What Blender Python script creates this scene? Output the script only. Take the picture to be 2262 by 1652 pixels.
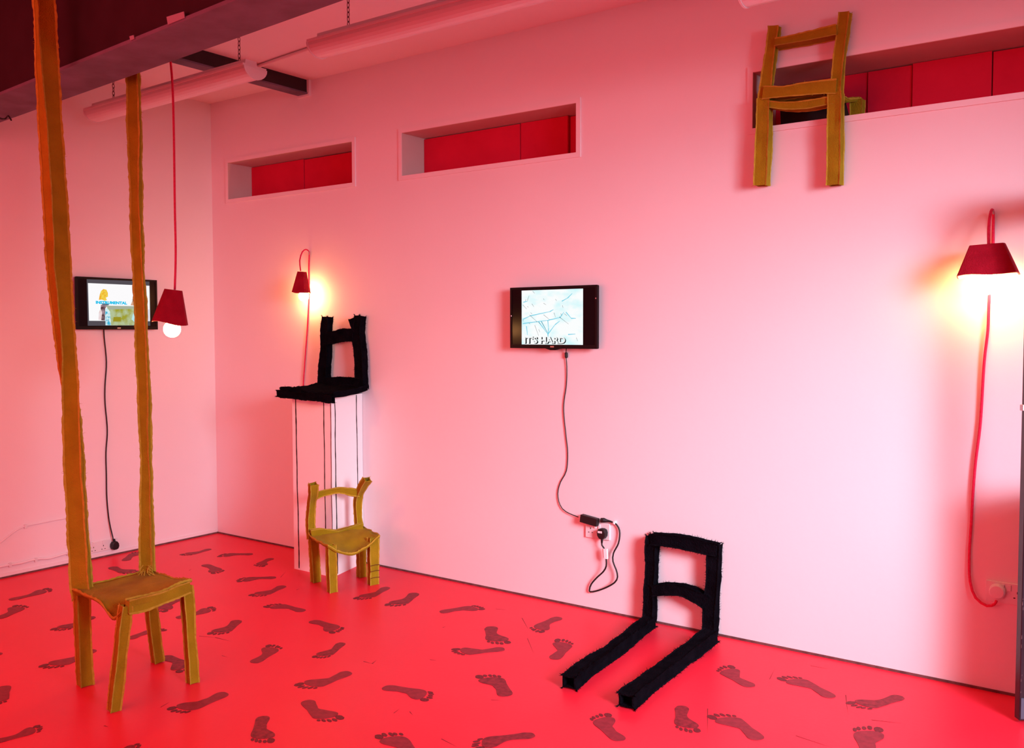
import bpy, math, random
from mathutils import Vector, Matrix, noise
S = bpy.context.scene
for o in list(bpy.data.objects):
    bpy.data.objects.remove(o)
PI = math.pi
V = Vector

# ------------------------------------------------------------------ camera
cam = bpy.data.objects.new('camera', bpy.data.cameras.new('camera'))
S.collection.objects.link(cam)
S.camera = cam
cam.data.sensor_fit = 'HORIZONTAL'
cam.data.sensor_width = 36.0
cam.data.lens = 36.0 * 2031.1499 / 2262
cam.data.clip_start = 0.05
RT, UP, FW = V((0.8098, 0.5867, -0.0019)), V((-0.0261, 0.0392, 0.9989)), V((-0.5861, 0.8089, -0.0471))
m3 = Matrix((RT, UP, -FW)).transposed()
cam.matrix_world = Matrix.Translation(V((5.7568, -4.2068, 1.5))) @ m3.to_4x4()

# ------------------------------------------------------------------ world, lights, exposure
w = bpy.data.worlds.new('world'); S.world = w; w.use_nodes = True
w.node_tree.nodes['Background'].inputs[0].default_value = (0.02, 0.02, 0.022, 1)
vs = S.view_settings
vs.view_transform = 'Standard'; vs.look = 'None'; vs.exposure = -0.18; vs.gamma = 1.0
vs.use_curve_mapping = False

def area(name, loc, target, sx, sy, power, color):
    L = bpy.data.lights.new(name, 'AREA'); L.shape = 'RECTANGLE'; L.size = sx; L.size_y = sy
    L.energy = power; L.color = color
    o = bpy.data.objects.new(name, L); S.collection.objects.link(o)
    o.location = loc
    o.rotation_euler = (V(target) - V(loc)).to_track_quat('-Z', 'Z').to_euler()
    return o
# daylight through the glazed front (end wall, right of the view)
day = area('daylight', (7.9, -2.4, 2.0), (3.7, -0.1, 0.15), 2.0, 1.4, 82, (0.80, 0.84, 1.0))
day.data.spread = math.radians(63)
# added red fill light behind the camera, no such window known
area('red_fill', (2.6, -6.42, 1.75), (2.4, 0.0, 1.6), 4.2, 1.7, 136, (1.0, 0.14, 0.17))

# ------------------------------------------------------------------ materials
def mat(name, color, rough=0.6, var=None, scale=8.0, bump=0.0, bscale=60.0, spec=0.35, metal=0.0, sheen=0.0, detail=4.0, emit=None, estr=0.0, trans=0.0):
    m = bpy.data.materials.new(name); m.use_nodes = True
    nt = m.node_tree; b = nt.nodes['Principled BSDF']
    b.inputs['Base Color'].default_value = (*color, 1)
    b.inputs['Roughness'].default_value = rough
    b.inputs['Specular IOR Level'].default_value = spec
    b.inputs['Metallic'].default_value = metal
    if sheen:
        b.inputs['Sheen Weight'].default_value = sheen
        b.inputs['Sheen Roughness'].default_value = 0.6
    if emit:
        b.inputs['Emission Color'].default_value = (*emit, 1); b.inputs['Emission Strength'].default_value = estr
    tc = nt.nodes.new('ShaderNodeTexCoord')
    if var:
        n = nt.nodes.new('ShaderNodeTexNoise'); n.inputs['Scale'].default_value = scale; n.inputs['Detail'].default_value = detail
        r = nt.nodes.new('ShaderNodeValToRGB')
        r.color_ramp.elements[0].position = 0.3; r.color_ramp.elements[1].position = 0.72
        r.color_ramp.elements[0].color = (*color, 1); r.color_ramp.elements[1].color = (*var, 1)
        nt.links.new(tc.outputs['Object'], n.inputs['Vector']); nt.links.new(n.outputs['Fac'], r.inputs['Fac'])
        nt.links.new(r.outputs['Color'], b.inputs['Base Color'])
    if bump:
        n2 = nt.nodes.new('ShaderNodeTexNoise'); n2.inputs['Scale'].default_value = bscale; n2.inputs['Detail'].default_value = 3
        bp = nt.nodes.new('ShaderNodeBump'); bp.inputs['Strength'].default_value = bump; bp.inputs['Distance'].default_value = 0.01
        nt.links.new(tc.outputs['Object'], n2.inputs['Vector']); nt.links.new(n2.outputs['Fac'], bp.inputs['Height'])
        nt.links.new(bp.outputs['Normal'], b.inputs['Normal'])
    return m

M_wall = mat('wall_paint', (0.86, 0.74, 0.765), 0.75, (0.88, 0.77, 0.79), 1.3, 0.05, 35)
M_ceil = mat('ceiling_paint', (0.90, 0.78, 0.80), 0.85, (0.92, 0.80, 0.82), 3, 0.05, 20)
M_floor = mat('red_floor_paint', (0.84, 0.020, 0.048), 0.38, (0.86, 0.026, 0.056), 2.2, 0.03, 50, spec=0.18)
M_seam = mat('floor_seam', (0.25, 0.01, 0.02), 0.7)
M_gap = mat('skirting_gap', (0.10, 0.035, 0.035), 0.8, (0.2, 0.08, 0.08), 30)
M_must = mat('mustard_felt', (0.29, 0.205, 0.007), 0.95, (0.37, 0.262, 0.010), 14, 0.5, 220, spec=0.03, sheen=0.04)
M_mseam = mat('mustard_raw_edge', (0.54, 0.39, 0.045), 0.95, (0.40, 0.28, 0.02), 40, 0.4, 260, spec=0.03, sheen=0.06)
M_mdark = mat('felt_inside', (0.13, 0.045, 0.005), 0.95, (0.18, 0.065, 0.006), 20)
M_black = mat('black_velvet', (0.003, 0.0025, 0.004), 1.0, (0.006, 0.005, 0.008), 18, 0.8, 150, spec=0.01)
M_blackedge = mat('black_frayed_thread', (0.003, 0.0025, 0.004), 1.0, (0.007, 0.006, 0.009), 50, spec=0.01)
M_plinth = mat('white_plinth_paint', (0.90, 0.87, 0.87), 0.6, (0.92, 0.89, 0.89), 2)
M_line = mat('black_marker_line', (0.012, 0.008, 0.008), 0.7)
M_tvb = mat('tv_black_plastic', (0.005, 0.003, 0.004), 0.4, spec=0.15)
M_scr = mat('tv_glass_black', (0.006, 0.003, 0.004), 0.16, spec=0.10)
M_cableb = mat('black_cable', (0.010, 0.008, 0.009), 0.5)
M_cablew = mat('white_cable', (0.88, 0.78, 0.80), 0.5)
M_cabler = mat('red_fabric_cable', (0.62, 0.01, 0.06), 0.7, (0.75, 0.02, 0.09), 120)
M_shade = mat('dark_red_felt', (0.26, 0.004, 0.016), 0.95, (0.34, 0.007, 0.022), 16, 0.5, 200, spec=0.03, sheen=0.03)
M_lining = mat('pale_shade_lining', (0.75, 0.45, 0.42), 0.9)
M_bulb = mat('lit_bulb', (1, 0.8, 0.5), 0.4, emit=(1.0, 0.45, 0.15), estr=140)
M_plastic = mat('white_plastic', (0.78, 0.74, 0.75), 0.35, spec=0.5)
M_hole = mat('socket_hole', (0.03, 0.015, 0.015), 0.8)
M_red = mat('red_board', (0.62, 0.012, 0.045), 0.85, (0.70, 0.016, 0.055), 5, 0.1, 60, spec=0.08)
M_reveal = mat('niche_paint', (0.66, 0.47, 0.44), 0.8, (0.70, 0.51, 0.48), 6)
M_beamd = mat('shaded_beam_web', (0.042, 0.016, 0.021), 0.95, (0.052, 0.02, 0.026), 6, spec=0.03)  # web has the flange paint; its shade is put into this colour
M_beamf = mat('mauve_steel_flange', (0.20, 0.16, 0.22), 0.7, (0.13, 0.10, 0.125), 5, 0.1, 25, spec=0.1)
M_blk = mat('black_steel', (0.018, 0.010, 0.012), 0.6, (0.03, 0.016, 0.02), 12)
M_diff = mat('acrylic_diffuser', (0.80, 0.70, 0.72), 0.3, spec=0.5)
M_chain = mat('dull_chain', (0.16, 0.09, 0.09), 0.5, metal=0.6)
M_print = mat('footprint_ink', (0.22, 0.020, 0.032), 0.5, (0.36, 0.032, 0.048), 9, spec=0.12, detail=6)
M_print2 = mat('footprint_ink_heavy', (0.16, 0.016, 0.024), 0.5, (0.36, 0.03, 0.045), 11, spec=0.12, detail=6)
M_toe = mat('footprint_ink_toes', (0.12, 0.014, 0.02), 0.5, (0.24, 0.024, 0.034), 30, spec=0.12)
M_door = mat('black_gloss_door', (0.012, 0.009, 0.014), 0.3, (0.02, 0.014, 0.022), 9, 0.1, 20, spec=0.5)
M_chip = mat('chipped_edge', (0.16, 0.11, 0.11), 0.7)
M_kick = mat('steel_kick_plate', (0.10, 0.12, 0.17), 0.45, metal=0.3)
M_steel = mat('plain_steel', (0.5, 0.42, 0.42), 0.35, metal=0.9)
M_label = mat('pale_label', (0.36, 0.28, 0.33), 0.7)
M_white = mat('white_tape', (0.9, 0.88, 0.88), 0.6)
M_glass = mat('window_daylight_glass', (0.8, 0.82, 0.9), 0.1)

def emis(name, color, strength=1.0):
    m = bpy.data.materials.new(name); m.use_nodes = True
    nt = m.node_tree; nt.nodes.clear()
    e = nt.nodes.new('ShaderNodeEmission'); o = nt.nodes.new('ShaderNodeOutputMaterial')
    e.inputs[0].default_value = (*color, 1); e.inputs[1].default_value = strength
    nt.links.new(e.outputs[0], o.inputs[0])
    return m
def emis_noise(name, c0, c1, scale, p0, p1, strength=1.0, stretch=(1, 1, 1), rot=0.0):
    m = emis(name, c0, strength); nt = m.node_tree
    e = [n for n in nt.nodes if n.type == 'EMISSION'][0]
    tc = nt.nodes.new('ShaderNodeTexCoord'); mp = nt.nodes.new('ShaderNodeMapping')
    mp.inputs['Scale'].default_value = stretch; mp.inputs['Rotation'].default_value = (0, rot, 0)
    n = nt.nodes.new('ShaderNodeTexNoise'); n.inputs['Scale'].default_value = scale; n.inputs['Detail'].default_value = 5
    r = nt.nodes.new('ShaderNodeValToRGB')
    r.color_ramp.elements[0].position = p0; r.color_ramp.elements[1].position = p1
    r.color_ramp.elements[0].color = (*c0, 1); r.color_ramp.elements[1].color = (*c1, 1)
    nt.links.new(tc.outputs['Object'], mp.inputs[0]); nt.links.new(mp.outputs[0], n.inputs['Vector'])
    nt.links.new(n.outputs['Fac'], r.inputs['Fac']); nt.links.new(r.outputs[0], e.inputs[0])
    return m

# ------------------------------------------------------------------ mesh helpers
class MB:
    def __init__(s): s.v = []; s.f = []
    def add(s, vs, fs):
        b = len(s.v); s.v += [tuple(p) for p in vs]; s.f += [tuple(i + b for i in q) for q in fs]; return s
    def box(s, lo, hi, B=None):
        x0, y0, z0 = lo; x1, y1, z1 = hi
        vs = [V(p) for p in ((x0,y0,z0),(x1,y0,z0),(x1,y1,z0),(x0,y1,z0),(x0,y0,z1),(x1,y0,z1),(x1,y1,z1),(x0,y1,z1))]
        if B is not None: vs = [B @ p for p in vs]
        return s.add(vs, [(0,3,2,1),(4,5,6,7),(0,1,5,4),(1,2,6,5),(2,3,7,6),(3,0,4,7)])
    def prism(s, poly, a, b, f):
        # poly: list of 2D; f(u,v,h)->3D ; between heights a and b
        n = len(poly)
        vs = [f(p[0], p[1], a) for p in poly] + [f(p[0], p[1], b) for p in poly]
        fs = [tuple(range(n - 1, -1, -1)), tuple(range(n, 2 * n))] + [(i, (i + 1) % n, n + (i + 1) % n, n + i) for i in range(n)]
        return s.add(vs, fs)
    def round_tube(s, pts, r, n=8, cap=True):
        pts = [V(p) for p in pts]; rings = []
        rr = r if isinstance(r, (list, tuple)) else [r] * len(pts)
        ref = None
        for i, p in enumerate(pts):
            t = (pts[min(i + 1, len(pts) - 1)] - pts[max(i - 1, 0)]).normalized()
            if ref is None:
                ref = V((0, 0, 1)) if abs(t.z) < 0.9 else V((1, 0, 0))
            a = (ref - t * ref.dot(t))
            if a.length < 1e-6: a = t.orthogonal()
            a.normalize(); b = t.cross(a); ref = a
            rings.append([p + (a * math.cos(2 * PI * k / n) + b * math.sin(2 * PI * k / n)) * rr[i] for k in range(n)])
        vs = [q for ring in rings for q in ring]; fs = []
        for i in range(len(rings) - 1):
            for k in range(n):
                fs.append((i*n+k, i*n+(k+1)%n, (i+1)*n+(k+1)%n, (i+1)*n+k))
        if cap: fs += [tuple(range(n - 1, -1, -1)), tuple(range((len(rings)-1)*n, len(rings)*n))]
        return s.add(vs, fs)
    def lathe(s, prof, center, n=20, B=None):
        c = V(center); vs = []; fs = []
        for r, z in prof:
            for k in range(n):
                p = V((r * math.cos(2*PI*k/n), r * math.sin(2*PI*k/n), z))
                vs.append((B @ p if B is not None else p) + c)
        for i in range(len(prof) - 1):
            for k in range(n):
                fs.append((i*n+k, i*n+(k+1)%n, (i+1)*n+(k+1)%n, (i+1)*n+k))
        fs += [tuple(range(n - 1, -1, -1)), tuple(range((len(prof)-1)*n, len(prof)*n))]
        return s.add(vs, fs)

def link(name, mb, m, parent=None, smooth=False, bevel=0.0):
    me = bpy.data.meshes.new(name); me.from_pydata(mb.v, [], mb.f); me.validate(); me.update()
    ms = m if isinstance(m, (list, tuple)) else [m]
    for q in ms: me.materials.append(q)
    if smooth:
        for p in me.polygons: p.use_smooth = True
    o = bpy.data.objects.new(name, me); S.collection.objects.link(o)
    if bevel:
        b = o.modifiers.new('bevel', 'BEVEL'); b.width = bevel; b.segments = 2; b.limit_method = 'ANGLE'
    if parent is not None: adopt(o, parent)
    return o
def wloc(p):
    return wloc(p.parent) if p.parent is not None and p.type != 'EMPTY' else V(p.location)
def adopt(o, parent):
    o.parent = parent
    t = V((0, 0, 0)); q = parent
    while q is not None:
        t += V(q.location); q = q.parent if q.parent is not None else None
    # every mesh child sits at its parent's offset: geometry is written in world coordinates
    root = parent
    while root.parent is not None: root = root.parent
    if parent is root:
        o.matrix_parent_inverse = Matrix.Translation(-V(root.location))
def thing(name, label, cat, loc, group=None):
    o = bpy.data.objects.new(name, None); S.collection.objects.link(o)
    o.location = loc; o.empty_display_size = 0.1
    return tag(o, label, cat, group)
def tag(o, label, cat, group=None):
    o['label'] = label; o['category'] = cat
    if group: o['group'] = group
    return o
def struct(o, label=None):
    o['kind'] = 'structure'
    if label: o['label'] = label
    return o
def plabel(o, t): o['label'] = t; return o

def spline(pts, step=0.02):
    """Catmull-Rom through the points, resampled"""
    P = [V(p) for p in pts]; P = [P[0] * 2 - P[1]] + P + [P[-1] * 2 - P[-2]]
    out = []
    for i in range(1, len(P) - 2):
        a, b, c, d = P[i-1], P[i], P[i+1], P[i+2]
        n = max(2, int((c - b).length / step))
        for k in range(n):
            t = k / n
            out.append(0.5 * ((2*b) + (c-a)*t + (2*a-5*b+4*c-d)*t*t + (-a+3*b-3*c+d)*t**3))
    out.append(P[-2]); return out

def felt_tube(path, ref, w, d, seed, fin=0.006, jit=0.002, step=0.014, hollow=(True, True), hairs=0, hair=0.012, edgejit=0.28, curl=True, twist=None):
    """square-section stitched fabric tube; returns (body, raw-edge) meshes. w along ref, d across."""
    rnd = random.Random(seed)
    pts = spline(path, step) if len(path) > 2 else spline([path[0], V(path[0]).lerp(V(path[1]), 0.5), path[1]], step)
    n = len(pts); body = MB(); edge = MB()
    ws = w if isinstance(w, (list, tuple)) else [w]
    ds = d if isinstance(d, (list, tuple)) else [d]
    def pick(a, t):
        if len(a) == 1: return a[0]
        x = t * (len(a) - 1); i = min(int(x), len(a) - 2); return a[i] + (a[i+1] - a[i]) * (x - i)
    rings = []; frames = []
    for i, p in enumerate(pts):
        t = (pts[min(i+1, n-1)] - pts[max(i-1, 0)]).normalized()
        r = V(ref); a = (r - t * r.dot(t)).normalized(); b = t.cross(a)
        u = i / (n - 1)
        if twist:
            th = math.radians(pick(twist, u)); a, b = a * math.cos(th) + b * math.sin(th), b * math.cos(th) - a * math.sin(th)
        W = pick(ws, u) / 2; D = pick(ds, u) / 2
        def nz(k): return noise.noise(V((seed * 7.3 + k * 3.1, u * n * step * 7, k))) * jit * 2.2 + noise.noise(V((seed * 3.3 + k * 5.1, u * n * step * 45, k))) * jit * 0.3
        c = [(-1,-1),(0,-.93),(1,-1),(.93,0),(1,1),(0,.93),(-1,1),(-.93,0)]
        ring = [p + a * (q[0] * W + nz(k)) + b * (q[1] * D + nz(k + 9)) for k, q in enumerate(c)]
        rings.append(ring); frames.append((a, b, t))
    vs = [q for r_ in rings for q in r_]; fs = []
    for i in range(n - 1):
        for k in range(8): fs.append((i*8+k, i*8+(k+1)%8, (i+1)*8+(k+1)%8, (i+1)*8+k))
    def close(i, sgn, hol):
        base = i * 8
        if not hol:
            fs.append(tuple(base + k for k in (range(8) if sgn > 0 else range(7, -1, -1)))); return
        c = sum(rings[i], V()) / 8; t = frames[i][2] * sgn
        b1 = len(vs); vs.extend(c + (q - c) * 0.78 + t * 0.001 for q in rings[i])
        b2 = len(vs); vs.extend(c + (q - c) * 0.70 - t * 0.05 for q in rings[i])
        for k in range(8):
            k2 = (k + 1) % 8
            f1 = (base+k, base+k2, b1+k2, b1+k); f2 = (b1+k, b1+k2, b2+k2, b2+k)
            fs.append(f1 if sgn > 0 else f1[::-1]); fs.append(f2 if sgn > 0 else f2[::-1])
        fs.append(tuple(b2 + k for k in (range(8) if sgn > 0 else range(7, -1, -1))))
    close(0, -1, hollow[0]); close(n - 1, 1, hollow[1])
    body.add(vs, fs)
    for ci, (k, ka, kb) in enumerate(((0,7,1),(2,1,3),(4,3,5),(6,5,7))):
        st = []
        for i in range(n):
            c = sum(rings[i], V()) / 8; q = rings[i][k]
            dg = (q - c).normalized()
            L = fin * (1 - edgejit + edgejit * 2 * rnd.random())
            cu = (rings[i][ka] - rings[i][kb]).normalized() * (L * 0.3 * noise.noise(V((seed + ci * 5, i * 0.23, 1.7)))) if curl else V()
            b1 = q + (rings[i][ka] - q).normalized() * 0.0035; b2 = q + (rings[i][kb] - q).normalized() * 0.0035
            st += [b1 + dg * 0.0015, b2 + dg * 0.0015, q + dg * L + cu]
        f2 = []
        for i in range(n - 1):
            for k2 in range(3):
                f2.append((i*3+k2, i*3+(k2+1)%3, i*3+3+(k2+1)%3, i*3+3+k2))
        f2 += [(2,1,0), (3*n-3, 3*n-2, 3*n-1)]
        edge.add(st, f2)
    for h in range(hairs):
        i = rnd.randrange(n) if rnd.random() < 0.75 else rnd.choice((0, n - 1, 0, n - 1))
        k = rnd.choice((0, 2, 4, 6)); c = sum(rings[i], V()) / 8; q = rings[i][k]
        dg = ((q - c).normalized() + V((rnd.uniform(-1,1), rnd.uniform(-1,1), rnd.uniform(-1,1))) * 0.8).normalized()
        if i == 0: dg = (dg - frames[0][2] * 0.8).normalized()
        if i == n - 1: dg = (dg + frames[-1][2] * 0.8).normalized()
        L = hair * rnd.uniform(0.4, 1.4); sd = dg.orthogonal().normalized() * 0.0016; s2 = dg.cross(sd)
        edge.add([q - sd, q + sd, q + s2, q + dg * L], [(0,1,3),(1,2,3),(2,0,3),(2,1,0)])
    return body, edge

def felt_part(name, parent, path, ref, w, d, seed, mats=None, **k):
    a, e = felt_tube(path, ref, w, d, seed, **k)
    mm = mats or (M_must, M_mseam)
    o = link(name, a, mm[0], parent, smooth=False)
    for p in o.data.polygons: p.use_smooth = False
    s = link('raw_edge' if mm[0] is M_must else 'frayed_edge', e, mm[1], o)
    return o

def cloth(corners, nu, nv, sag, thick, seed, jit=0.003):
    """bilinear patch corners (bl, br, fl, fr): u back->front, v left->right"""
    bl, br, fl, fr = [V(c) for c in corners]; mb = MB(); top = []
    for i in range(nu + 1):
        for j in range(nv + 1):
            u, v = i / nu, j / nv
            p = bl.lerp(br, v).lerp(fl.lerp(fr, v), u)
            p = p + sag(u, v) + V((0, 0, noise.noise(V((seed + u * 4, v * 4, 2.2))) * jit))
            top.append(p)
    N = len(top); vs = top + [p - V((0, 0, thick)) for p in top]; fs = []
    ix = lambda i, j: i * (nv + 1) + j
    for i in range(nu):
        for j in range(nv):
            fs.append((ix(i,j), ix(i+1,j), ix(i+1,j+1), ix(i,j+1)))
            fs.append((N+ix(i,j), N+ix(i,j+1), N+ix(i+1,j+1), N+ix(i+1,j)))
    per = [ix(0,j) for j in range(nv)] + [ix(i,nv) for i in range(nu)] + [ix(nu,j) for j in range(nv,0,-1)] + [ix(i,0) for i in range(nu,0,-1)]
    for a in range(len(per)):
        p, q = per[a], per[(a+1) % len(per)]
        fs.append((p, q, N+q, N+p))
    mb.add(vs, fs)
    rim = [top[i] for i in per] + [top[per[0]]]
    return mb, rim
def ridge(pts, seed, h=0.007, t=0.0025, out=V((0, 0, 1)), hairs=0, hair=0.012):
    rnd = random.Random(seed); mb = MB(); vs = []; fs = []
    P = spline(pts, 0.012); n = len(P)
    for i, p in enumerate(P):
        tg = (P[min(i+1,n-1)] - P[max(i-1,0)]).normalized(); sd = tg.cross(out)
        sd = sd.normalized() if sd.length > 1e-5 else tg.orthogonal().normalized()
        cu = sd * noise.noise(V((seed, i * 0.3, 0))) * h * 0.7
        vs += [p - sd * t - out * 0.002, p + sd * t - out * 0.002, p + out * h * rnd.uniform(0.5, 1.25) + cu]
    for i in range(n - 1):
        for k in range(3): fs.append((i*3+k, i*3+(k+1)%3, i*3+3+(k+1)%3, i*3+3+k))
    fs += [(2,1,0), (3*n-3,3*n-2,3*n-1)]
    mb.add(vs, fs)
    for h_ in range(hairs):
        q = P[rnd.randrange(n)]
        dg = (out + V((rnd.uniform(-1,1), rnd.uniform(-1,1), rnd.uniform(-1,1))) * 1.1).normalized()
        sd = dg.orthogonal().normalized() * 0.0016; s2 = dg.cross(sd)
        mb.add([q - sd, q + sd, q + s2, q + dg * hair * rnd.uniform(.4, 1.4)], [(0,1,3),(1,2,3),(2,0,3),(2,1,0)])
    return mb

# ------------------------------------------------------------------ room shell
CZ = 3.155; XE = 8.2; YB = -6.5
WZ0, WZ1 = 2.446, 2.706
NICHES = [(0.196, 1.457, 0.205), (1.885, 3.137, 0.2), (4.11, 6.4, 0.28)]
mb = MB(); mb.box((-0.1, YB - 0.1, -0.1), (XE + 0.1, 0.0, 0.0))
floor = struct(link('floor', mb, M_floor), 'red painted floor scattered with dark footprints')
mb = MB(); mb.box((-0.1, YB - 0.1, CZ), (XE + 0.1, 0.1, CZ + 0.1))
struct(link('ceiling', mb, M_ceil), 'pink-lit plastered ceiling')
mb = MB(); mb.box((-0.1, YB - 0.1, 0), (0, 0.4, CZ))
wl = struct(link('wall_left', mb, M_wall), 'white wall carrying the television with a wide picture')
mb = MB()
mb.box((0, 0, 0), (XE + 0.1, 0.1, WZ0)); mb.box((0, 0, WZ1), (XE + 0.1, 0.1, CZ))
xs = [0.0] + [q for n_ in NICHES for q in n_[:2]] + [XE + 0.1]
for i in range(0, len(xs), 2): mb.box((xs[i], 0, WZ0), (xs[i+1], 0.1, WZ1))
wr = struct(link('wall_right', mb, M_wall), 'long white wall with three shallow window recesses')
# unseen walls, with frames for the daylight window and the added red fill
mb = MB(); mb.box((XE, YB - 0.1, 0), (XE + 0.1, 0.1, CZ))
struct(link('wall_end', mb, M_wall))
mb = MB(); mb.box((-0.1, YB - 0.1, 0), (XE + 0.1, YB, CZ))
struct(link('wall_back', mb, M_wall))
def plain_window(name, lo, hi, axis):
    mb = MB(); c = [(lo[i] + hi[i]) / 2 for i in range(3)]
    o = None
    a = 1 if axis == 0 else 0
    def bar(a0, a1, z0, z1):
        l = list(lo); h = list(hi); l[a] = a0; h[a] = a1; l[2] = z0; h[2] = z1
        mb.box(l, h)
    bar(lo[a], hi[a], lo[2], lo[2] + .07); bar(lo[a], hi[a], hi[2] - .07, hi[2])
    n = 3
    for k in range(n + 1):
        x = lo[a] + (hi[a] - lo[a] - .06) * k / n; bar(x, x + .06, lo[2] + .07, hi[2] - .07)
    return struct(link(name, mb, M_plastic))
plain_window('window_4', (8.13, -4.3, 0.8), (8.2, -1.2, 2.7), 0)
plain_window('window_5', (1.4, -6.5, 0.8), (5.8, -6.44, 2.7), 1)  # unseen frame added to go with the red fill light

# dark gap and strip along the foot of the walls
mb = MB(); mb.box((0.0, -0.006, 0.0), (XE, 0.0, 0.010))
struct(link('baseboard_right', mb, M_gap))
mb = MB(); mb.box((0.0, YB, 0.0), (0.008, -0.008, 0.011))
struct(link('baseboard_left', mb, M_gap))
mb = MB(); mb.box((0.0, YB, 0.011), (0.006, -0.008, 0.03))
struct(link('trim_1', mb, M_wall))

# hairline board seams and scratches in the floor paint
mb = MB()
for (a, b, wd) in (((4.2807, -0.8504), (4.3742, -1.0614), 0.002), ((3.0158, -0.3392), (3.157, -0.4796), 0.002), ((3.2214, -0.5838), (3.3765, -0.7506), 0.0015), ((4.6855, -0.3924), (4.7489, -0.5834), 0.002), ((4.6475, -0.8888), (4.7893, -0.9099), 0.002), ((4.3695, -0.407), (4.3455, -0.2808), 0.0015), ((4.837, -0.582), (4.9439, -0.5455), 0.002), ((1.9684, -1.4645), (2.0847, -1.454), 0.003), ((2.7959, -1.2744), (2.8479, -1.2721), 0.003), ((2.8479, -1.2721), (2.8322, -1.2271), 0.003), ((2.5016, -2.1106), (2.4846, -2.0565), 0.002), ((2.4812, -2.338), (2.5066, -2.3345), 0.003), ((3.5982, -1.6748), (3.6876, -1.6922), 0.002), ((3.0266, -1.0807), (3.0594, -1.0715), 0.002), ((2.7788, -0.6983), (2.7827, -0.678), 0.002), ((1.3584, -0.5457), (1.2774, -0.4348), 0.0015), ((1.6506, -0.6744), (1.6438, -0.6447), 0.002), ((3.531, -1.2834), (3.5636, -1.2657), 0.0015), ((2.8101, -0.2939), (2.8693, -0.2714), 0.0012), ((3.3399, -1.5629), (3.3731, -1.5812), 0.002), ((3.298, -1.6088), (3.2886, -1.5676), 0.0015), ((1.8878, -1.4975), (1.9684, -1.4645), 0.0015), ((2.2077, -1.6025), (2.2497, -1.6015), 0.0015), ((4.4598, -0.1446), (4.5392, -0.142), 0.0015), ((0.7642, -0.7742), (0.7399, -0.7376), 0.0015)):
    p, q = V((*a, 0)), V((*b, 0)); n_ = (q - p).cross(V((0, 0, 1))).normalized() * wd
    mb.add([p - n_ + V((0,0,.0006)), q + V((0,0,.0006)), p + n_ + V((0,0,.0006)), p + V((0,0,-.001))], [(0,1,2),(0,2,3),(0,3,1),(1,3,2)])
fs_ = link('seam_lines', mb, M_seam, floor); fs_['kind'] = 'stuff'; plabel(fs_, 'thin dark board seams and scratches')

# ---- footprints printed on the floor
def foot_mesh(side, var):
    rnd = random.Random(var * 13 + side)
    j = lambda s_: rnd.uniform(-s_, s_)
    sole = [(0.0,0.0),(0.075,0.015),(0.115,0.07),(0.118,0.14),(0.095,0.22),(0.06,0.32),(0.05+j(.02),0.42),(0.065,0.5),(0.11,0.58),(0.165,0.66),(0.19,0.73),(0.175,0.79),(0.13,0.825),(0.06,0.84),(-0.03,0.825),(-0.11,0.79),(-0.175,0.735),(-0.2,0.67),(-0.19,0.58),(-0.165,0.47),(-0.145,0.36),(-0.13,0.24),(-0.12,0.13),(-0.1,0.06),(-0.06,0.015)]
    P = spline([V((x + j(.006), y + j(.004), 0)) for x, y in sole + [sole[0]]], 0.03)[:-1]
    body = MB(); toes = MB()
    def flat(mb_, pts, z):
        n = len(pts); c = sum(pts, V()) / n
        vs = [V((p.x * side, p.y, z)) for p in pts] + [V((c.x * side, c.y, z))] + [V((p.x * side, p.y, 0.0)) for p in pts]
        fs = []
        for i in range(n):
            k = (i + 1) % n
            fs.append((i, k, n) if side > 0 else (k, i, n))
            fs.append((i, n + 1 + i, n + 1 + k, k) if side > 0 else (k, n + 1 + k, n + 1 + i, i))
        mb_.add(vs, fs)
    flat(body, P, 0.0016)
    for (x, y, rx, ry) in ((0.125,0.915,0.062,0.085),(0.025,0.93,0.033,0.062),(-0.055,0.905,0.03,0.055),(-0.12,0.865,0.028,0.05),(-0.178,0.81,0.028,0.045)):
        x += j(.008); y += j(.012); ry *= 1 + j(.2)
        q = [V((x + rx * math.cos(a) * (1 + j(.1)), y + ry * math.sin(a) * (1 + j(.06)), 0)) for a in [2 * PI * k / 14 for k in range(14)]]
        flat(toes, q, 0.0012)
    nb = len(body.f); body.add(toes.v, toes.f)
    me = bpy.data.meshes.new('footprint'); me.from_pydata(body.v, [], body.f); me.update()
    me.materials.append(M_print if var % 2 == 0 else M_print2); me.materials.append(M_toe)
    for p in me.polygons:
        if p.index >= nb: p.material_index = 1
    return me
FOOT = {(s_, v_): foot_mesh(s_, v_) for s_ in (1, -1) for v_ in range(4)}
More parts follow.
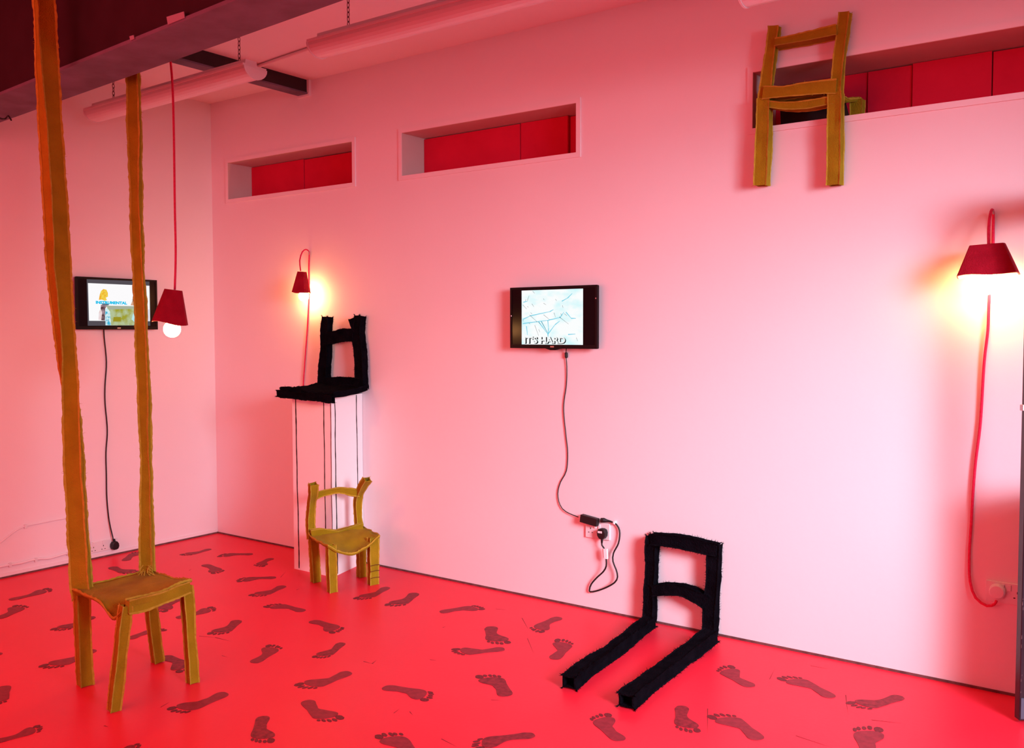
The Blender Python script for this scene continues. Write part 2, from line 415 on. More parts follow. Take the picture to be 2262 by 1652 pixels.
# (heel x, heel y, length, heading, side)
PRINTS = ((0.3896, -0.3421, 0.2277, -1.5716, 1), (0.7473, -0.2688, 0.2292, -2.3583, -1), (0.9356, -0.2708, 0.223, -1.0594, -1), (0.7182, -0.6285, 0.267, -0.286, 1), (1.34, -0.5652, 0.2353, -2.2368, -1), (1.5278, -0.6573, 0.2536, -1.458, 1), (2.0011, -0.9217, 0.2571, -2.9806, -1), (1.8422, -1.2251, 0.2403, -1.1685, 1), (2.1562, -1.0096, 0.2558, -0.1552, 1), (2.4092, -1.5794, 0.2486, 2.047, -1), (2.5376, -1.1535, 0.2285, -1.3069, 1), (2.846, -1.4021, 0.2591, -1.7541, 1), (2.921, -1.7323, 0.257, -0.2638, -1), (2.9024, -1.9293, 0.2497, -0.6665, -1), (2.5986, -1.8658, 0.2533, -1.6425, 1), (2.2903, -2.6552, 0.1784, 1.5097, -1), (2.7049, -2.4765, 0.1347, 1.244, -1), (1.768, -2.3656, 0.2288, -0.6787, 1), (1.6542, -1.9022, 0.2697, -1.3862, 1), (1.1704, -1.6311, 0.2505, -1.3181, 1), (0.504, -1.7473, 0.2646, 1.7118, -1), (0.7976, -1.9445, 0.2463, 2.2004, -1), (0.2849, -1.021, 0.2654, 0.0543, -1), (0.2078, -0.878, 0.2723, 2.1642, 1), (0.9439, -1.1213, 0.1272, 1.3205, 1), (1.2456, -1.1638, 0.26, -1.0616, -1), (1.551, -1.3963, 0.2392, 1.5308, -1), (1.6394, -1.7244, 0.1959, 1.5528, 1), (1.9945, -1.7626, 0.2595, -0.1822, 1), (1.338, -2.1812, 0.2116, -1.3974, -1), (2.0456, -0.3228, 0.287, -1.4351, 1), (2.2606, -0.3178, 0.2816, -1.3499, 1), (2.6, -0.513, 0.2498, 0.9828, 1), (3.1653, -0.2136, 0.2746, -1.4631, -1), (2.964, -0.5483, 0.2765, -0.7228, -1), (3.2225, -0.7714, 0.2499, -2.3727, 1), (3.4887, -0.7497, 0.2841, 1.9725, -1), (3.5629, -1.2149, 0.2644, 2.5864, -1), (3.0795, -1.4373, 0.2513, 0.126, 1), (3.6495, -1.857, 0.2784, 2.7831, -1), (3.854, -1.4443, 0.2506, -2.1213, -1), (4.3387, -0.5405, 0.2546, 2.4588, 1), (4.6547, -0.449, 0.2741, 2.7219, -1), (4.8804, -0.2757, 0.2649, -2.1329, 1), (4.9347, -0.9338, 0.3084, 1.8861, 1), (4.1403, -1.3085, 0.2492, 2.4202, 1), (4.183, -0.8879, 0.2488, -0.9914, -1), (4.5552, -0.9968, 0.2588, 2.6567, -1))
for i, (x, y, L, a, sd) in enumerate(PRINTS):
    o = bpy.data.objects.new('footprint', FOOT[(sd, (i * 7 + i // 3) % 4)]); S.collection.objects.link(o)
    o.location = (x, y, 0.0); o.rotation_euler = (0, 0, a - PI / 2)
    wf = min(L, 0.27) / L * (0.92 + 0.22 * ((i * 37) % 10) / 10)
    o.scale = (L * wf * 0.95, L, 1.0)
    o.parent = floor
    o['label'] = 'dark bare footprint printed on the red floor'

# ------------------------------------------------------------------ window recesses
def niche(idx, x0, x1, dep, splits, label):
    mb = MB(); t = 0.026; o_ = 0.009
    mb.box((x0 - t, -o_, WZ1), (x1 + t, 0, WZ1 + t)); mb.box((x0 - t, -o_, WZ0 - t), (x1 + t, 0, WZ0))
    mb.box((x0 - t, -o_, WZ0), (x0, 0, WZ1)); mb.box((x1, -o_, WZ0), (x1 + t, 0, WZ1))
    fr = struct(link('window_%d' % idx, mb, M_wall), label)
    mb = MB()
    e_ = .0012
    mb.box((x0 - .02, -.006, WZ1 - e_), (x1 + .02, dep + .06, WZ1 + .02)); mb.box((x0 - .02, 0.0002, WZ0 - .02), (x1 + .02, dep + .06, WZ0 + e_))
    mb.box((x0 - .02, -.006, WZ0), (x0 + e_, dep + .06, WZ1 - e_)); mb.box((x1 - e_, -.006, WZ0), (x1 + .02, dep + .06, WZ1 - e_))
    plabel(link('reveal', mb, M_reveal, fr), 'plain painted lining of the recess')
    for k in range(len(splits) - 1):
        a, b, off = splits[k][0], splits[k+1][0], splits[k][1]
        mb = MB(); mb.box((a + .002, dep - off, WZ0 + .001), (b - .002, dep + .03, WZ1 - splits[k][2]))
        plabel(link('red_panel', mb, M_red, fr, bevel=.002), 'bright red board closing the recess')
    mb = MB(); mb.box((x0, dep + .035, WZ0), (x1, dep + .045, WZ1)); link('backing_board', mb, M_red, fr)
niche(1, *NICHES[0], [(0.196, .004, .004), (0.7659, .0, .008), (1.457, 0, 0)], 'small recessed window nearest the corner, closed with red boards')
niche(2, *NICHES[1], [(1.885, .004, .006), (2.6287, .002, .003), (2.9556, -.018, .006), (3.137, 0, 0)], 'middle recessed window closed with red boards')
niche(3, *NICHES[2], [(4.11, -.012, .004), (4.5508, -.004, .006), (4.7483, .006, .003), (5.074, -.002, .006), (5.75, .004, .005), (6.4, 0, 0)], 'long recessed window with red boards behind the hung chair')

# ------------------------------------------------------------------ steel beam across the ceiling, upper left
BD = V((3.103 - 1.2021, -2.1837 - -2.053, 0)).normalized()
BN = V((BD.y, -BD.x, 0))      # towards the camera side
B0 = V((1.2021, -2.053, 0))
def beamf(u, v, h): return B0 + BD * u - BN * h + V((0, 0, v))
BW = 0.235
bt = struct(thing('trim_2', 'dark steel beam crossing under the ceiling at upper left', 'beam', B0 + V((0, 0, 2.62))))
del bt['category']
mb = MB(); mb.prism([(-1.19, 2.62), (6.9, 2.62), (6.9, 2.634), (-1.19, 2.634)], 0.0, BW, beamf)
plabel(link('bottom_flange', mb, M_beamf, bt), 'mauve-grey underside of the beam')
mb = MB(); mb.prism([(-1.19, 2.634), (6.9, 2.634), (6.9, CZ), (-1.19, CZ)], 0.018, BW - 0.018, beamf)
plabel(link('beam_web', mb, M_beamd, bt), 'beam face coloured dark brown for its shade')
q = ((2.7043, -2.1562, 2.6577), (2.8214, -2.1643, 2.6516), (2.8266, -2.1647, 2.628), (2.7126, -2.1568, 2.628), (2.4314, -2.1375, 2.6425), (2.4626, -2.1396, 2.6413), (2.4688, -2.1401, 2.6263), (2.4376, -2.1379, 2.6257))
for a in (0, 4):
    mb = MB(); n_ = -BN
    vs = [V(p) + BN * .0015 for p in q[a:a+4]]
    vs2 = [p + BN * .003 for p in vs]
    mb.add(vs + vs2, [(0,1,2,3),(7,6,5,4),(0,4,5,1),(1,5,6,2),(2,6,7,3),(3,7,4,0)])
    plabel(link('paper_label', mb, M_label, bt), 'pale blank label stuck on the beam face')
# small hook of wire under the beam at the far left
mb = MB(); mb.round_tube(spline([(0.799, -1.8922, 2.612), (0.841, -1.881, 2.59), (0.8147, -1.8458, 2.6), (0.8434, -1.8455, 2.61), (0.8647, -1.8405, 2.585)], .01), .004, 6)
plabel(link('wire_hook', mb, M_blk, bt), 'bent wire hanging below the flange')

# black secondary beam running to the long wall
x0 = 0.968; x1 = 1.062
st = struct(thing('trim_3', 'short black steel beam under the ceiling running into the long wall', 'beam', (1.0, -0.9, 3.06)))
del st['category']
mb = MB(); mb.box((x0, -1.79, 3.062), (x1, -0.002, 3.072)); plabel(link('bottom_flange', mb, M_beamf, st), 'mauve-grey underside')
mb = MB(); mb.box((x0 + .012, -1.79, 3.072), (x1 - .008, -0.002, 3.155)); plabel(link('beam_web', mb, M_blk, st), 'black side of the short beam')
mb = MB(); mb.box((x0 - .012, -0.02, 3.05), (x1 + .012, 0.0, 3.155)); link('end_plate', mb, M_wall, st)

# conduits on the ceiling
mb = MB(); mb.round_tube(spline([(0.5448, -0.3769, 3.142), (1.0063, -0.4293, 3.142), (1.6788, -0.4946, 3.142), (2.5256, -0.5362, 3.142), (3.6, -0.5, 3.142), (6.0, -0.55, 3.142)], .08), .011, 8)
tag(link('ceiling_conduit', mb, M_ceil, None, True), 'thin painted conduit running along the ceiling beside the light fittings', 'conduit')
mb = MB(); mb.round_tube(spline([(0.945, -1.78, 3.10), (0.9209, -0.9335, 3.1), (0.9716, -0.6886, 3.1), (1.0, -0.47, 3.095), (1.085, -0.43, 3.10)], .04), .009, 8)
tag(link('white_cable_run', mb, M_plastic, None, True), 'white cable clipped beside the short black beam under the ceiling', 'cable')

# ------------------------------------------------------------------ fluorescent fittings on chains
def fitting(xa, xb, y, zt, ya, yb, label, chains, dz=0.0):
    t = thing('strip_light', label, 'ceiling light', (xa, y, zt), 'strip lights hung on chains')
    wd = 0.072; dp = 0.058
    prof = [(-wd, 0)] + [(-wd * math.cos(a), -dp * math.sin(a)) for a in [PI * k / 12 for k in range(1, 12)]] + [(wd, 0)]
    prof = [(p[0] * (1 if abs(p[0]) < wd else 1), p[1]) for p in prof]
    def f_(u, v, h):
        k = (h - xa) / (xb - xa); return V((h, ya + (yb - ya) * k + u, zt + v + dz * k))
    mb = MB(); mb.prism(prof, xa, xb, f_); plabel(link('diffuser', mb, M_diff, t), 'curved white acrylic cover')
    mb = MB(); mb.prism([(-wd - .004, 0), (wd + .004, 0), (wd + .004, .012), (-wd - .004, .012)], xa, xb, f_)
    mb.prism([(-.04, .012), (.04, .012), (.035, .045), (-.035, .045)], xa + .03, xb - .03, f_)
    plabel(link('tray', mb, M_ceil, t), 'flat metal backing tray')
    for x in (xa, xb):
        s_ = 1 if x == xb else -1
        pr = [(p[0] * 1.05, p[1] * 1.06) for p in prof]
        mb = MB(); mb.prism(pr, x - .004, x + .008 if s_ > 0 else x + .004, f_); link('end_cap', mb, M_plastic, t)
    for x in chains:
        k = (x - xa) / (xb - xa); yy = ya + (yb - ya) * k; z0 = zt + .03 + dz * k
        mb = MB(); z = z0; i = 0
        while z < CZ - .01:
            ring = []
            for q_ in range(9):
                a = 2 * PI * q_ / 8
                c, s_ = math.cos(a) * .007, math.sin(a) * .014
                ring.append(V((x + (c if i % 2 else 0), yy + (0 if i % 2 else c), z + .012 + s_)))
            mb.round_tube(ring, .0022, 4, cap=False); z += .022; i += 1
        c_ = link('hanging_chain', mb, M_chain, t)
    return t
fitting(0.176, 1.79, -0.99, 2.88, -0.99, -1.03, 'strip light hanging above the corner, its near end crossing the short black beam', [0.40, 1.66])
fitting(2.344, 3.93, -1.09, 2.88, -1.09, -1.09, 'strip light hanging over the two empty recessed windows', [2.55, 3.7])
fitting(4.46, 6.05, -0.99, 2.72, -0.99, -1.0, 'strip light cut off by the top edge above the hung mustard chair', [4.7, 5.8])

# ------------------------------------------------------------------ plinth
PT = 1.10
PL = [(1.268, -0.361), (1.62, -0.36), (1.522, -0.002), (1.262, -0.002)]
pt = thing('plinth', 'tall white plinth with hand-drawn black edge lines standing against the wall', 'plinth', (1.42, -.18, 0))
mb = MB(); mb.prism(PL, 0, PT, lambda u, v, h: V((u, v, h)))
link('plinth_body', mb, M_plinth, pt)
def wob_line(a, b, z0, z1, nrm, seed, wd=0.0035):
    # a, b: plan position at bottom and top
    mb = MB(); N = 60; vs = []; fs = []; nrm = V(nrm).normalized(); sd = nrm.cross(V((0, 0, 1)))
    for i in range(N + 1):
        k = i / N; p = V((*a, z0)).lerp(V((*b, z1)), k)
        p += sd * (noise.noise(V((seed, k * 5, 0))) * .006)
        w_ = wd * (0.75 + 0.7 * abs(noise.noise(V((seed + 4, k * 17, 0)))))
        vs += [p - sd * w_ + nrm * .0012, p + sd * w_ + nrm * .0012, p - sd * w_ - nrm * .001, p + sd * w_ - nrm * .001]
    for i in range(N):
        b_ = i * 4; c = b_ + 4
        fs += [(b_, b_+1, c+1, c), (b_+2, c+2, c+3, b_+3), (b_, c, c+2, b_+2), (b_+1, b_+3, c+3, c+1)]
    mb.add(vs, fs); return mb
A, Bp, Cp = V((*PL[0], 0)), V((*PL[1], 0)), V((*PL[2], 0))
nF = V((0, -1, 0)); nR = V((Bp.y - Cp.y, -(Bp.x - Cp.x), 0)) * -1
fr_ = lambda p, q, k: tuple(p.lerp(q, k))[:2]
for (p, q, k0, k1, n_, sd, wd) in ((A, Bp, .13, .095, nF, 1, .0045), (A, Bp, .83, .81, nF, 2, .0035), (Bp, Cp, .135, .10, nR, 3, .005), (Bp, Cp, .83, .80, nR, 4, .0045), (A, Bp, .985, .985, nF, 5, .0022)):
    o = link('drawn_line', wob_line(fr_(p, q, k0), fr_(p, q, k1), 0.01, PT - .005, n_, sd, wd), M_line, pt); plabel(o, 'wavering black hand-drawn line')

BLK = (M_black, M_blackedge)
# ------------------------------------------------------------------ black chair top on the plinth
ch = thing('fabric_chair', 'legless black velvet chair resting on the white plinth', 'chair', (1.42, -.2, PT))
zt = PT
mb, rim = cloth([(1.19, -.03, zt + .058), (1.60, -.03, zt + .052), (1.205, -.405, zt + .04), (1.69, -.405, zt + .030)], 14, 14,
    lambda u, v: V((0, 0, -.006 * math.sin(PI * u) + .008 * math.sin(PI * v * 2) * u)), 0.030, 5, .010)
# keep the underside on the plinth
mb.v = [(p[0], p[1], max(p[2], zt + .001)) for p in mb.v]
se = link('seat', mb, M_black, ch)
link('frayed_edge', ridge(rim, 3, .008, .004, hairs=160, hair=.014), M_blackedge, se)
mb = MB(); fr1 = felt_part('front_rail', ch, [(1.20, -.412, zt + .012), (1.45, -.418, zt + .004), (1.69, -.412, zt - .006)], (0, 1, 0), .030, .036, 41, BLK, fin=.008, jit=.004, hairs=90, hair=.014)
felt_part('back_post', ch, [(1.259, -0.05, 1.5917), (1.2428, -0.05, 1.385), (1.2322, -0.05, 1.2662), (1.2215, -0.05, 1.1411)], (1, 0, 0), [.046, .050, .062, .068], .045, 42, BLK, fin=.006, jit=.003, hairs=300, hair=.014)
felt_part('back_post', ch, [(1.5571, -0.05, 1.5943), (1.5436, -0.05, 1.4884), (1.5616, -0.05, 1.3307), (1.567, -0.05, 1.1354)], (1, 0, 0), [.052, .056, .062, .062], .045, 43, BLK, fin=.006, jit=.003, hairs=300, hair=.014)
felt_part('back_post_flap', ch, [(1.5054, -0.055, 1.5805), (1.5171, -0.055, 1.5459), (1.5408, -0.055, 1.5085)], (1, 0, 0), [.045, .04, .03], .03, 44, BLK, fin=.008, jit=.003, hairs=30, hair=.014)
felt_part('top_rail', ch, [(1.2524, -0.05, 1.4501), (1.3552, -0.055, 1.4622), (1.4385, -0.055, 1.474), (1.5554, -0.05, 1.4712)], (0, 0, 1), [.070, .070, .078, .07], .045, 45, BLK, fin=.006, jit=.003, hollow=(False, False), hairs=60)
felt_part('lower_rail', ch, [(1.2476, -0.05, 1.1598), (1.3508, -0.055, 1.175), (1.4465, -0.055, 1.178), (1.5634, -0.05, 1.1727)], (0, 0, 1), [.055, .046, .040, .038], .045, 46, BLK, fin=.006, jit=.003, hollow=(False, False), hairs=60)

# ------------------------------------------------------------------ black chair frame against wall, legs on floor
ch = thing('fabric_chair', 'black velvet chair frame slumped against the wall with two long legs on the floor', 'chair', (3.78, -.05, 0))
LP = [(3.6192, -0.04, 0.4585), (3.615, -0.04, 0.302), (3.6059, -0.04, 0.1136), (3.6039, -0.045, 0.0161)]
RP = [(3.9572, -0.04, 0.4603), (3.9491, -0.04, 0.3075), (3.9364, -0.04, 0.1486), (3.9351, -0.045, 0.0058)]
felt_part('back_post', ch, LP, (1, 0, 0), [.050, .045, .048, .050], .042, 51, BLK, fin=.006, jit=.0025, hairs=420, hair=.014)
felt_part('back_post', ch, RP, (1, 0, 0), [.048, .053, .055, .053], .042, 52, BLK, fin=.006, jit=.0025, hairs=420, hair=.014)
felt_part('top_rail', ch, [(3.6168, -0.045, 0.4428), (3.7202, -0.05, 0.4506), (3.8428, -0.05, 0.4466), (3.9736, -0.045, 0.4368)], (0, 0, 1), [.054, .058, .056, .054], .045, 53, BLK, fin=.006, jit=.0025, hairs=400, hair=.014)
felt_part('middle_rail', ch, [(3.6286, -0.045, 0.1818), (3.7219, -0.05, 0.203), (3.796, -0.05, 0.2084), (3.8689, -0.05, 0.1934), (3.9194, -0.045, 0.1693)], (0, 0, 1), [.048, .05, .046, .05, .058], .042, 54, BLK, fin=.006, jit=.0025, hollow=(False, False), hairs=280, hair=.012)
felt_part('leg', ch, [(3.673, -0.1642, 0.06), (3.6635, -0.2828, 0.04), (3.6936, -0.5868, 0.031), (3.7049, -0.8088, 0.031), (3.7302, -1.0075, 0.031)], (0, 0, 1), .05, [.058, .046, .046, .056, .062], 55, BLK, fin=.006, jit=.003, hairs=600, hair=.014)
felt_part('leg', ch, [(4.0052, -0.1844, 0.062), (3.99, -0.3321, 0.04), (3.9935, -0.6351, 0.031), (4.0046, -0.853, 0.031), (4.0189, -1.0409, 0.032)], (0, 0, 1), .052, [.062, .056, .058, .060, .066], 56, BLK, fin=.006, jit=.003, hairs=600, hair=.014)

# ------------------------------------------------------------------ small mustard chair in front of the plinth
ch = thing('fabric_chair', 'small sagging mustard felt chair standing in front of the plinth', 'chair', (1.77, -.4, 0))
wd = V((0.85, -0.3, 0)); 
fBL, fFL, fFR, fBR = V((1.5783, -0.4639, 0.0)), V((1.8176, -0.5551, 0.0)), V((1.8941, -0.2998, 0.0)), V((1.7216, -0.2226, 0.0))
tBL, tFL, tFR, tBR = V((1.571, -.472, .285)), V((1.822, -.565, .275)), V((1.905, -.308, .285)), V((1.716, -.222, .295))
sideM = (V((1.905, -.308, 0)) - V((1.822, -.565, 0)))
dirF = V((tFL.x - tBL.x, tFL.y - tBL.y, 0))
for i, (a, b) in enumerate(((fBL, tBL), (fFL, tFL), (fFR, tFR), (fBR, tBR))):
    o = felt_part('leg', ch, [b, b.lerp(a, .5), a + V((0, 0, .001))], sideM, (.042, .042, .050, .042)[i], .034, 60 + i, fin=.006, jit=.0015, hairs=20)
    if i == 2:
        for zz in (.045, .085, .12):
            c = a.lerp(b, zz / .285); mb = MB()
            sn = sideM.normalized(); nn = V((sn.y, -sn.x, 0))
            mb.round_tube(spline([c - sn * .029 + nn * .024, c + nn * .0255 + V((0,0,.003)), c + sn * .029 + nn * .024], .01), .0022, 5); link('stitch_crease', mb, M_mdark, o)
felt_part('back_post', ch, [(1.5646, -0.4797, 0.263), (1.5402, -0.4671, 0.3568), (1.5592, -0.4715, 0.4697), (1.5946, -0.4915, 0.5366), (1.6179, -0.5079, 0.6009)], sideM, [.042, .038, .037, .038, .044], .034, 70, fin=.006, jit=.002, hairs=12)
felt_part('back_post', ch, [(1.7114, -0.2243, 0.2745), (1.6899, -0.2208, 0.3893), (1.6967, -0.2223, 0.4913), (1.7512, -0.2407, 0.558), (1.8101, -0.2567, 0.6127)], sideM, [.038, .032, .032, .034, .042], .03, 71, fin=.006, jit=.002, hairs=12)
felt_part('top_rail', ch, [(1.5787, -0.4668, 0.5204), (1.6086, -0.4073, 0.5341), (1.6525, -0.3377, 0.5452), (1.6844, -0.2785, 0.5289), (1.7101, -0.2236, 0.5152)], (0, 0, 1), [.036, .034, .026, .034, .034], .02, 72, fin=.005, jit=.004, hollow=(False, False))
felt_part('lower_rail', ch, [(1.5846, -0.5006, 0.2914), (1.6109, -0.4564, 0.2977), (1.6562, -0.3746, 0.2889), (1.6821, -0.306, 0.2965), (1.7383, -0.2273, 0.3121)], (0, 0, 1), [.06, .05, .03, .035, .045], .03, 73, fin=.005, jit=.003, hollow=(False, False))
def sagM(u, v):
    return V((0, 0, -.075 * math.exp(-((u - .92) / .5) ** 2) * math.sin(PI * min(max(v * 1.05 - .02, 0), 1)) ** 0.9 - .012 * math.sin(PI * u) * (v < .2)))
e1 = (tFL - tBL).normalized() * .03; e2 = (tFR - tFL).normalized() * .03
UPz = V((0, 0, .012))
mb, rim = cloth([tBL - e2 + UPz, tBR + e2 * .5 + UPz, tFL - e2 + e1 + UPz, tFR + e2 + e1 + UPz], 16, 18, sagM, .012, 9, .008)
se = link('seat', mb, M_must, ch, smooth=True)
link('raw_edge', ridge(rim, 5, .006, .003, hairs=30), M_mseam, se)

ch.location += V((.035, -.03, 0))
# ------------------------------------------------------------------ tall mustard chair with stretched back posts
ch = thing('fabric_chair', 'mustard felt chair whose two back posts stretch up past the beam to the ceiling', 'chair', (2.2, -2.03, 0))
sd0 = V((0.0, 1.0, 0.0)); fdir = V((1, -.05, 0))
gBL, gFL, gFR, gBR = V((2.0335, -2.163, 0.0)), V((2.3813, -2.2401, 0.0)), V((2.3842, -1.8805, 0.0)), V((2.0455, -1.8261, 0.0))
hBL, hFL, hFR, hBR = V((2.02, -2.162, .385)), V((2.415, -2.20, .418)), V((2.36, -1.886, .418)), V((2.006, -1.847, .383))
refs = [(0.25, 1, 0), (.35, 1, 0), (-.1, 1, 0), (-.2, 1, 0)]
for i, (a, b) in enumerate(((gBL, hBL), (gFL, hFL), (gFR, hFR), (gBR, hBR))):
    ww = (.048, .036, .036, .038)[i]
    felt_part('leg', ch, [b, b.lerp(a, .5), a + V((0, 0, .001))], (.15, 1, 0) if i < 3 else (.1, 1, 0), ww, (.046, .036, .032, .034)[i], 80 + i, fin=.0055, jit=.002, hairs=20)
LPX = ((2.0232, -2.1559, 0.3763), (2.0155, -2.1583, 0.43), (2.0084, -2.1579, 0.5259), (2.0042, -2.1632, 0.7006), (1.9996, -2.1676, 0.8935), (1.9895, -2.1706, 1.1806), (1.9779, -2.1781, 1.4092), (1.9694, -2.1867, 1.5799), (1.9626, -2.1941, 1.7497), (1.9579, -2.1978, 1.9563), (1.9558, -2.202, 2.1242), (1.9477, -2.211, 2.4947), (1.9432, -2.2181, 2.852), (1.9437, -2.2223, 2.9875))
felt_part('back_post', ch, LPX, (.45, 1, 0), [.068, .066, .062, .060, .056, .052, .062, .070, .072, .066, .064, .066, .062, .062], [.04, .040, .042, .045, .040, .038, .045, .05, .05, .05, .05, .045, .045, .045], 90, fin=.007, jit=.0022, hairs=220, hair=.014, twist=[-28, -25, -22, -20, -10, 22, 30, 34, 36, 34, 30, 24, 18, 16])
RPX = ((1.9973, -1.8414, 0.3677), (1.9955, -1.8386, 0.4374), (1.9885, -1.8318, 0.6425), (1.9724, -1.8192, 0.846), (1.9552, -1.8086, 1.0299), (1.9458, -1.8058, 1.1948), (1.9274, -1.7972, 1.3593), (1.9153, -1.794, 1.5658), (1.9021, -1.7927, 1.7518), (1.8895, -1.7887, 1.979), (1.8715, -1.7772, 2.1872), (1.8611, -1.7727, 2.3942), (1.8378, -1.7608, 2.6765), (1.8287, -1.7584, 2.8322), (1.8204, -1.7571, 2.9567))
felt_part('back_post', ch, RPX, (.55, 1, 0), [.048, .046, .038, .028, .036, .04, .038, .036, .036, .036, .040, .048, .044, .044, .044], .03, 91, fin=.007, jit=.0022, hairs=180, hair=.014, twist=[-25, -25, -22, -28, -25, -20, -22, -25, -28, -25, -22, -20, -25, -25])
def sagL(u, v):
    return V((0, 0, -.068 * math.exp(-((u - .86) / .2) ** 2) * max(0, 1 - 1.25 * v) ** 1.1 - .010 * math.sin(PI * u)))
mb, rim = cloth([hBL + V((-.02, -.03, .028)), hBR + V((-.02, .03, .028)), hFL + V((.0, -.022, .02)), hFR + V((.01, .02, .022))], 18, 18, sagL, .010, 11, .006)
se = link('seat', mb, M_must, ch, smooth=True)
link('raw_edge', ridge(rim, 6, .007, .003, hairs=50), M_mseam, se)
felt_part('front_rail', ch, [hFL + V((.012, .0, -.004)), hFL.lerp(hFR, .5) + V((.012, 0, -.012)), hFR + V((.012, 0, -.002))], (0, 0, 1), [.05, .046, .045], .022, 92, fin=.006, jit=.003, hollow=(False, False), hairs=24)
mb = MB(); rnd = random.Random(4)
for k in range(14):   # loose threads at the foot of the far post
    p = V((2.0379, -1.8704, 0.4258)) + V((rnd.uniform(-.02,.02), rnd.uniform(-.02,.02), rnd.uniform(-.02,.03)))
    mb.round_tube(spline([p, p + V((rnd.uniform(-.015,.02), rnd.uniform(-.02,.02), -.025)), p + V((rnd.uniform(-.02,.03), rnd.uniform(-.03,.03), -.05))], .01), .0022, 4)
o = link('loose_threads', mb, M_mseam, ch); o['kind'] = 'stuff'

# ------------------------------------------------------------------ mustard chair hung on the long window recess
ch = thing('fabric_chair', 'mustard felt chair hanging high on the wall with its seat pushed into the recess', 'chair', (4.35, -.045, 2.16))
WL_ = .054
felt_part('back_post', ch, [(4.2245, -0.042, 2.8869), (4.2109, -0.042, 2.7834), (4.1952, -0.042, 2.6632), (4.1814, -0.042, 2.5542)], (1, 0, 0), [.042, .040, .041, .052], .03, 101, fin=.006, jit=.0015, hairs=14)
felt_part('back_post', ch, [(4.5403, -0.042, 2.8845), (4.5301, -0.042, 2.7852), (4.5162, -0.042, 2.6704), (4.5082, -0.042, 2.5439)], (1, 0, 0), [.040, .040, .038, .044], .036, 102, fin=.005, jit=.002, hairs=14)
felt_part('top_rail', ch, [(4.2361, -0.042, 2.8054), (4.3072, -0.042, 2.8026), (4.4092, -0.042, 2.8038), (4.5122, -0.042, 2.8101)], (0, 0, 1), [.036, .037, .04, .046], .06, 103, fin=.005, jit=.002, hollow=(False, False))
felt_part('lower_rail', ch, [(4.1843, -0.045, 2.5902), (4.2711, -0.05, 2.5781), (4.3744, -0.05, 2.5765), (4.5127, -0.045, 2.5662)], (0, 0, 1), [.055, .048, .05, .055], .05, 104, fin=.005, jit=.003, hollow=(False, False), hairs=14)
felt_part('seat_rail', ch, [(4.1973, -0.038, 2.5361), (4.2879, -0.036, 2.5154), (4.3911, -0.036, 2.5067), (4.5036, -0.038, 2.5119)], (0, 0, 1), [.026, .03, .034, .03], .05, 105, fin=.005, jit=.002, hollow=(False, False))
felt_part('leg', ch, [(4.1835, -0.042, 2.5662), (4.1794, -0.042, 2.356), (4.1728, -0.042, 2.1697)], (1, 0, 0), WL_, .052, 106, fin=.005, jit=.002, hairs=10)
felt_part('leg', ch, [(4.5043, -0.042, 2.5426), (4.5053, -0.042, 2.3371), (4.5062, -0.042, 2.1407)], (1, 0, 0), WL_, .052, 107, fin=.005, jit=.002, hairs=10)
mb, rim = cloth([(4.175, -.03, 2.578), (4.50, -.03, 2.555), (4.19, .16, 2.57), (4.56, .16, 2.556)], 10, 14, lambda u, v: V((0, 0, -.012 * math.sin(PI * u) - .012 * math.exp(-((v - .95) / .1) ** 2) * math.sin(PI * u) ** 2)), .012, 14, .006)
se = link('seat', mb, M_must, ch, smooth=True)
link('raw_edge', ridge(rim, 8, .006, .003, hairs=20), M_mseam, se)
felt_part('stub_leg', ch, [(4.545, .15, 2.545), (4.545, .15, 2.5), (4.545, .15, 2.448)], (1, 0, 0), .05, .045, 108, fin=.004, jit=.002)
M_under = mat('dark_seat_shade', (0.022, 0.008, 0.008), 0.95, (0.03, 0.011, 0.011), 12)  # shade over the red boards, put in as a dark sheet
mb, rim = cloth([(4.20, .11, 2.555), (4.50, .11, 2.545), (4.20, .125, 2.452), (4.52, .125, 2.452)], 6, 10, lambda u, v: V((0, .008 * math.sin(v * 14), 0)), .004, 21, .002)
plabel(link('seat_shade_sheet', mb, M_under, ch, smooth=True), 'dark sheet standing in for deep shade under the seat')

